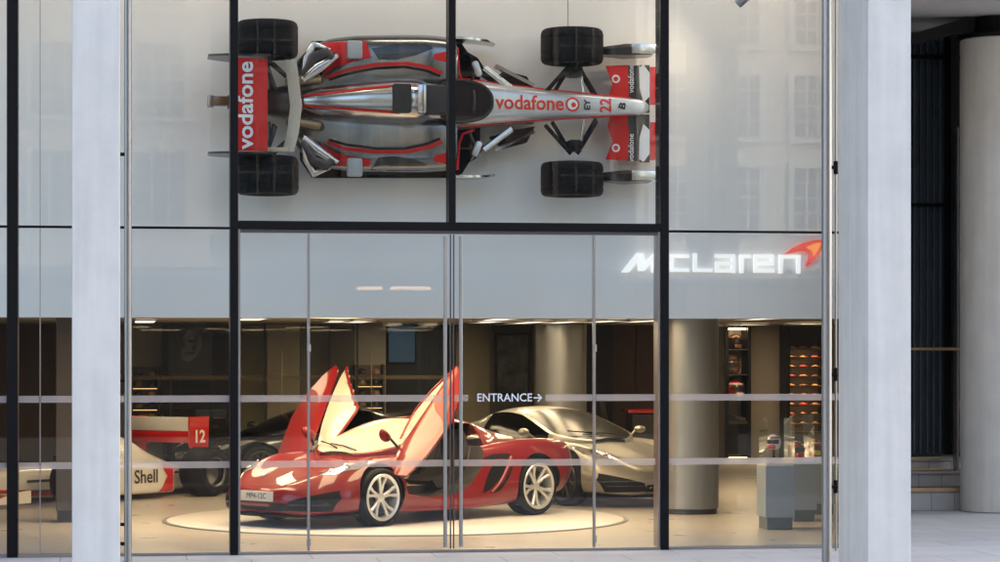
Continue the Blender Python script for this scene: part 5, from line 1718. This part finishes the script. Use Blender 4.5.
bm = NB(); add_prism(bm, [(-.05, .17), (.45, .2), (.6, .12), (.63, 0), (.6, -.12), (.45, -.2), (-.05, -.17)], .54, .60, lambda u, v, w: (u, v, w)); opart('cockpit', bm, M['satinblack'])
for s in (1, -1):
    sf = (lambda u, v: (u, 3.0, v)) if s > 0 else (lambda u, v: (u, -3.0, v))
    st = []
    for k in range(21):
        x = -.90 + 1.35 * k / 20
        st.append((x, ell_ring(s * .45, cr([(-.90, .21), (-.6, .24), (.2, .24), (.45, .20)], x), .07, cr([(-.90, .36), (-.5, .42), (.3, .43), (.45, .40)], x), 7)))
    bm = loft_x(st); pv = bvh_of(bm); sp_ = opart('sidepod', bm, M['whitegloss'], 45)
    if s > 0: pv_l = pv; sp_l = sp_
    b = patch(pv, [(-.58, .09), (-.74, .30), (-.60, .46), (-.88, .42), (-.88, .09)], sf, (0, -s, 0), .006, .04); opart('red_panel', b, M['redgloss'], 60, sp_)
    bm = NB(); add_prism(bm, [(s * .45 - .19, .09), (s * .45 + .19, .09), (s * .45 + .20, .41), (s * .45 - .2, .41)], -.915, -.903, lambda u, v, w: (w, u, v)); opart('pod_tail', bm, M['redgloss'], 40, sp_)
    b = patch(obv, [(.9, .10), (1.9, .12), (2.1, .22), (1.0, .18)], sf, (0, -s, 0), .006, .05); opart('red_panel', b, M['redgloss'], 60, ob)
me = text_mesh('Shell', .25, 0, .003)
bmx = NB(); bmx.from_mesh(me); bmesh.ops.triangulate(bmx, faces=bmx.faces)
bmesh.ops.transform(bmx, matrix=Matrix.Translation((-.32, 0, .30)) @ Matrix.Rotation(R(180), 4, 'Z') @ Matrix.Rotation(R(90), 4, 'X'), verts=bmx.verts)
for v in bmx.verts:
    loc, nor, i_, d_ = pv_l.ray_cast(Vector((v.co.x, 3, v.co.z)), Vector((0, -1, 0)))
    v.co.y = (loc.y if loc else .7) + .008
opart('side_lettering', bmx, M['ink'], None, sp_l)
def old_wheel(x, s, r, w):
    key = ('old', r, w)
    if key not in WHEELS:
        b = NB(); add_lathe(b, [(.05, w * .1), (.17, w * .22), (.185, w * .42), (.185, -w * .4), (0, -w * .4)], 40, Matrix.Rotation(R(-90), 4, 'X'))
        wo = obj('wheel', b, M['wheelgrey'], old, 40)
        b = NB(); add_lathe(b, [(.18, -w * .42), (r * .75, -w * .5), (r - .03, -w * .48), (r, -w * .38), (r, w * .38), (r - .03, w * .48), (r * .75, w * .5), (.18, w * .42)], 56, Matrix.Rotation(R(-90), 4, 'X'), close=True)
        t = obj('tyre', b, M['tyre'], wo, 50)
        b = NB(); add_lathe(b, [(.178, w * .43), (.19, w * .46), (.205, w * .475), (.19, w * .44)], 48, Matrix.Rotation(R(-90), 4, 'X'), close=True); rg = obj('rim', b, M['wheelgrey'], wo, 50)
        WHEELS[key] = [wo.data, t.data, rg.data]
    else:
        d = WHEELS[key]
        wo = obj('wheel', d[0], M['wheelgrey'], old); obj('tyre', d[1], M['tyre'], wo); obj('rim', d[2], M['wheelgrey'], wo)
    wo.location = (x, s * (.98 - w / 2), r); wo.rotation_euler.z = 0 if s > 0 else PI
for s in (1, -1):
    old_wheel(-1.40, s, .335, .42); old_wheel(1.18, s, .315, .29)
    bm = NB()
    for p, q in (((1.03, s * .22, .30), (1.18, s * .72, .33)), ((1.43, s * .2, .30), (1.18, s * .72, .33)), ((1.03, s * .22, .16), (1.18, s * .72, .2)), ((1.43, s * .2, .16), (1.18, s * .72, .2)),
                 ((-1.2, s * .25, .32), (-1.4, s * .66, .34)), ((-1.7, s * .2, .32), (-1.4, s * .66, .34))):
        add_tube(bm, [p, q], .018, 8)
    opart('suspension', bm, M['wheelgrey'], 50)
    bm = NB(); add_prism(bm, [(-1.68, 1.08), (-1.28, 1.08), (-1.28, .70), (-1.42, .50), (-1.60, .50), (-1.66, .62)], s * .58 - .012, s * .58 + .012, lambda u, v, w: (u, w, v)); ep = opart('wing_end_plate', bm, M['redgloss'])
    if s > 0:
        me = text_mesh('12', .24, .001, .006)
        me.transform(Matrix.Translation((-1.48, .596, .80)) @ Matrix.Rotation(R(180), 4, 'Z') @ Matrix.Rotation(R(90), 4, 'X'))
        obj('race_number', me, M['lettersilver'], ep)
    bm = NB(); add_prism(bm, [(1.80, .06), (2.42, .06), (2.42, .11), (2.1, .20), (1.80, .22)], s * .70 - .01, s * .70 + .01, lambda u, v, w: (u, w, v)); opart('front_end_plate', bm, M['whitegloss'])
    bm = NB(); add_box(bm, (2.12, s * .42, .11), (.44, .54, .022), .008, Matrix.Rotation(R(9), 3, 'Y')); opart('front_wing', bm, M['whitegloss'])
    bm = NB(); add_lathe(bm, [(.09, 0), (0, .002)], 20, Matrix.Translation((2.05, s * .46, .145))); opart('yellow_spot', bm, M['yellow'])
for (x0_, x1_, z0_, z1_, m_, nm) in ((-1.64, -1.36, 1.035, 1.07, M['whitegloss'], 'rear_wing'), (-1.62, -1.50, .80, 1.03, M['redgloss'], 'rear_flap'), (-1.36, -1.32, .88, 1.065, M['whitegloss'], 'rear_flap'), (-1.38, -1.31, .72, .875, M['redgloss'], 'rear_flap')):
    bm = NB(); abox(bm, x0_, x1_, -.566, .566, z0_, z1_, .008); opart(nm, bm, m_)
bm = NB(); abox(bm, -1.58, -1.50, -.05, .05, .3, .795, .01); opart('wing_pylon', bm, M['satinblack'])
# ------------------------------------------------------------------ lit sign on the fascia
M['signwhite'] = mk_emit('lit_letter_face', (1.0, 1.0, 1.0), 0.11)
M['signred'] = mk_emit('lit_emblem_red', (0.85, 0.035, 0.03), 0.13)
M['signorange'] = mk_emit('lit_emblem_orange', (1.0, 0.28, 0.05), 0.15)
YS = YW - 0.05
sx = lambda px: X(px, YS)
sz = lambda py: Z(720, py, YS)
sign = thing('shop_sign', 'white lit McLaren lettering with a red swoosh on the white fascia', 'sign', (sx(720), YS, sz(263)))
def letter(polys, x0, x1, name='letter', m=None):
    bm = NB()
    h0, h1 = sz(273), sz(253.5)
    for k, pl in enumerate(polys):
        pts = [(x0 + u * (x1 - x0) - sign.location.x, h0 + v * (h1 - h0) - sign.location.z) for u, v in pl]
        add_prism(bm, pts, -.001 - .001 * k, .045 + .0 * k, lambda u, v, w: (u, w, v))
    o = obj(name, bm, m or M['signwhite'], sign)
    return o
def stroke(path, x0, x1, wd):
    a = (x1 - x0); hgt = sz(253.5) - sz(273)
    P = [(u * a, v * hgt) for u, v in path]
    return [(u / a, v / hgt) for u, v in path_outline(P, wd * hgt)]
LET = [
 ((621.5, 659.5), [[(0, 0), (.40, 1), (.60, 1), (.62, .50), (.86, 1), (1.0, 1), (1.0, 0), (.80, 0), (.80, .52), (.60, .08), (.46, .08), (.44, .55), (.20, 0)]]),
 ((669.5, 689.5), 's', [[(1, .86), (.14, .86), (.14, .14), (1, .14)]]),
 ((692.5, 712.5), 's', [[(.14, 1), (.14, .14), (1, .14)]]),
 ((714.5, 736.5), 's', [[(.04, .87), (.87, .87), (.87, 0)], [(.87, .50), (.13, .50), (.13, .12), (.80, .12)]]),
 ((739, 751), 's', [[(.24, 0), (.24, .86), (1, .86)]]),
 ((753, 775.5), 's', [[(.96, .12), (.13, .12), (.13, .87), (.87, .87), (.87, .50), (.2, .50)]]),
 ((778, 802), 's', [[(.13, 0), (.13, .86), (.87, .86), (.87, 0)]]),
]
for L_ in LET:
    x0, x1 = sx(L_[0][0]), sx(L_[0][1])
    if L_[1] == 's':
        letter([stroke(p, x0, x1, .185) for p in L_[2]], x0, x1)
    else:
        letter(L_[1], x0, x1)
def emb(pts, d, m):
    q = catmull([(sx(a) - sign.location.x, sz(b) - sign.location.z, 0) for a, b in pts], 4)
    bm = NB(); add_prism(bm, [(p.x, p.y) for p in q[:-1]], d, .02, lambda u, v, w: (u, w, v))
    obj('emblem', bm, m, sign)
emb([(784, 254), (797, 245), (811, 240.3), (822.5, 239.5), (822.5, 245), (818, 256), (806, 266.5), (809, 257), (808, 252), (800, 251), (784, 254)], -.002, M['signred'])
emb([(806, 246.5), (815, 242.8), (820.5, 242.2), (819, 247.5), (813.5, 256), (812, 251), (806, 246.5)], -.006, M['signorange'])

# spot lamps above the racing car
def spot(px, py, Yv, aim, label, energy=140):
    p = atY(px, py, Yv)
    t = thing('spot_lamp', label, 'spot lamp', tuple(p), group='spot lamps above the racing car')
    d = (Vector(aim) - p).normalized()
    bm = NB(); q = d.to_track_quat('Z', 'Y').to_matrix().to_4x4()
    add_lathe(bm, [(.03, -.09), (.05, -.07), (.06, .07), (.052, .075), (.045, .03), (0, .03)], 24, q); obj('housing', bm, M['steel'], t, 40)
    bm = NB(); add_lathe(bm, [(.044, .034), (0, .036)], 20, q); obj('lens', bm, mk_emit('spot_lens', (1, .85, .62), 5), t)
    bm = NB(); add_tube(bm, [(0, .02, .05), (0, .02, 8.19 - p.z)], .008, 8); obj('stem', bm, M['black'], t)
    li = bpy.data.lights.new('spot_lamp', 'SPOT'); li.energy = energy; li.color = (1, .80, .56); li.spot_size = R(100); li.spot_blend = 1.0; li.shadow_soft_size = .05
    o = bpy.data.objects.new('spot_lamp', li); COL.objects.link(o); o.parent = t
    o.location = d * .09
    o.rotation_euler = (-d).to_track_quat('Z', 'Y').to_euler()
    return t
spot(743, -1, 25.3, atY(600, 110, YW), 'small steel spot lamp at the top of the right hand pane'  , 6)
for px, lab in ((150, 'left'), (450, 'middle'), (750, 'right')):  # unseen strips added to warm and brighten the display wall
    cx_ = X(px, 25.2)
    t = thing('wall_fill', lab + ' added warm fill light strip, unseen high above the racing car', 'fill light', (cx_, 25.1, 7.0), group='added fill lights above the racing car')
    bm = NB(); add_box(bm, (0, 0, .04), (2.6, .12, .06), .008); obj('housing', bm, M['steel'], t, 40)
    bm = NB(); add_box(bm, (0, 0, .004), (2.5, .08, .008)); obj('lens', bm, mk_emit('wall_fill_lens', (1, .74, .52), 1.5), t)
    bm = NB()
    for xx in (-1.0, 1.0): abox(bm, xx - .01, xx + .01, -.01, .01, .071, 1.185)
    obj('hanger', bm, M['black'], t)
    li = bpy.data.lights.new('wall_fill_light', 'AREA'); li.shape = 'RECTANGLE'; li.size = 2.5; li.size_y = .08; li.energy = 4.2; li.color = (1, .83, .70)
    o = bpy.data.objects.new('wall_fill_light', li); COL.objects.link(o); o.parent = t; o.location = (0, 0, -.012); o.rotation_euler = (R(14), 0, 0)

# ------------------------------------------------------------------ street across the road (seen in the glass)
def terrace(xa, xb, h, yface, wallm, label, storeys, bays, trim):
    t = thing('terrace_house', label, 'building', ((xa + xb) / 2, yface, 0))
    w = (xb - xa) / 2
    bm = NB(); abox(bm, -w + .01, w - .01, -9, 0, -.15, h); obj('wall', bm, wallm, t)
    for z in (3.9, h - .5, h - 3.2):
        bm = NB(); abox(bm, -w + .005, w - .005, .002, .32, z, z + .3); abox(bm, -w + .005, w - .005, .002, .2, z - .2, z - .002); obj('cornice', bm, trim, t)
    bw = 2 * w / bays
    for k in range(storeys):
        z0 = 4.9 + k * (h - 6) / storeys
        hh = (h - 6) / storeys * .66
        for i in range(bays):
            x = -w + bw * (i + .5)
            bm = NB(); ww = bw * .24
            abox(bm, x - ww - .15, x + ww + .15, .002, .06, z0 - .15, z0 + hh + .15); fr = obj('window', bm, trim, t)
            bm = NB(); abox(bm, x - ww, x + ww, .062, .075, z0, z0 + hh); obj('pane', bm, M['streetpane'], fr)
            bm = NB()
            for q in (-.33, .33): abox(bm, x + q * ww - .025, x + q * ww + .025, .0765, .10, z0, z0 + hh)
            for q in (.25, .5, .75): abox(bm, x - ww, x + ww, .0767, .098, z0 + q * hh - .02, z0 + q * hh + .02)
            obj('glazing_bars', bm, trim, fr)
    for i in range(bays):
        x = -w + bw * (i + .5)
        bm = NB(); abox(bm, x - bw * .495, x + bw * .495, .002, .02, -.14, 3.85); obj('shop_front', bm, M['shopdark'], t)
M['shopdark'] = mk('dark_shop_front', (0.02, 0.02, 0.022), 0.6, var=0.3)
M['streetpane'] = mk('street_pane', (0.03, 0.035, 0.04), 0.05, var=0.1)
brick = mk_tiles('red_brick', (0.06, 0.04, 0.03), (0.08, 0.05, 0.04), (0.10, 0.09, 0.08), .225, .075, 0.8, axis='XZ')
cream = mk('cream_stucco', (0.62, 0.55, 0.45), 0.7, var=.06)
stone = mk('portland_stone', (0.17, 0.15, 0.13), 0.7, var=.1)
white = mk('white_trim', (0.70, 0.69, 0.66), 0.6, var=.04)
warmtrim = mk('warm_trim', (0.45, 0.37, 0.29), 0.7)
warmstone = mk('warm_stone', (0.40, 0.31, 0.24), 0.7, var=.12)
terrace(-32, -12, 15.5, -9, stone, 'grey stone terrace house across the road at far left', 4, 9, white)
terrace(-12, 2.0, 16.0, -9, warmstone, 'warm stone terrace house across the road, left of the brown brick one', 4, 6, warmtrim)
terrace(2.0, 12.0, 17.0, -9, brick, 'dark brown brick terrace house across the road', 3, 4, stone)
terrace(12.0, 24.0, 17.0, -9, cream, 'cream stucco terrace house across the road, right of the brown brick one', 5, 7, white)
terrace(24, 40, 18.5, -9, stone, 'tall grey stone terrace house across the road at far right', 4, 7, white)

for xx, ww, lab in ((5.67, .58, 'short warm strip lamp over the shop front of the brown brick house'), (6.62, .98, 'long warm strip lamp over the shop front of the brown brick house')):
    t = thing('shop_lamp', lab, 'lamp', (xx, -8.96, 3.44))
    bm = NB(); abox(bm, -ww / 2 - .03, ww / 2 + .03, -.015, .03, -.06, .06, .008); obj('housing', bm, M['black'], t)
    bm = NB(); abox(bm, -ww / 2, ww / 2, .031, .045, -.04, .04); obj('diffuser', bm, mk_emit('shop_strip', (1, .60, .32), 2.0), t)

# ------------------------------------------------------------------ sky, sun, camera
SUN_EL, SUN_AZ = R(50), R(58)     # behind the showroom, high
w = bpy.data.worlds.new('World'); scene.world = w; w.use_nodes = True
nt = w.node_tree; bg = nt.nodes['Background']
sky = nt.nodes.new('ShaderNodeTexSky'); sky.sky_type = 'NISHITA'; sky.sun_disc = False
sky.sun_elevation = SUN_EL; sky.sun_rotation = SUN_AZ; sky.air_density = 1.0; sky.dust_density = 4.5; sky.ozone_density = 0.5
nt.links.new(sky.outputs['Color'], bg.inputs['Color']); bg.inputs['Strength'].default_value = 0.15
sd = Vector((math.sin(SUN_AZ) * math.cos(SUN_EL), math.cos(SUN_AZ) * math.cos(SUN_EL), math.sin(SUN_EL)))
li = bpy.data.lights.new('sun', 'SUN'); li.energy = 2.0; li.angle = R(.5); li.color = (1, .92, .80)
so = bpy.data.objects.new('sun', li); COL.objects.link(so); so.location = (0, 0, 40)
so.rotation_euler = sd.to_track_quat('Z', 'Y').to_euler()

cam = bpy.data.cameras.new('camera'); co = bpy.data.objects.new('camera', cam); COL.objects.link(co)
co.location = (0, 0, EYE); co.rotation_euler = (R(90), 0, -YAW)
cam.sensor_width = 36; cam.lens = 36 * FPX / 1000; cam.shift_y = (HOR - 281) / 1000
cam.clip_start = 0.1; cam.clip_end = 1000
scene.camera = co
vs = scene.view_settings
vs.view_transform = 'Standard'; vs.look = 'None'; vs.exposure = 2.35; vs.gamma = 1.0; vs.use_curve_mapping = False
scene.render.engine = 'CYCLES'
cy = scene.cycles
cy.max_bounces = 8; cy.transparent_max_bounces = 24; cy.diffuse_bounces = 4; cy.glossy_bounces = 4; cy.transmission_bounces = 4
cy.use_denoising = True; cy.sample_clamp_indirect = 8; cy.caustics_reflective = False; cy.caustics_refractive = False
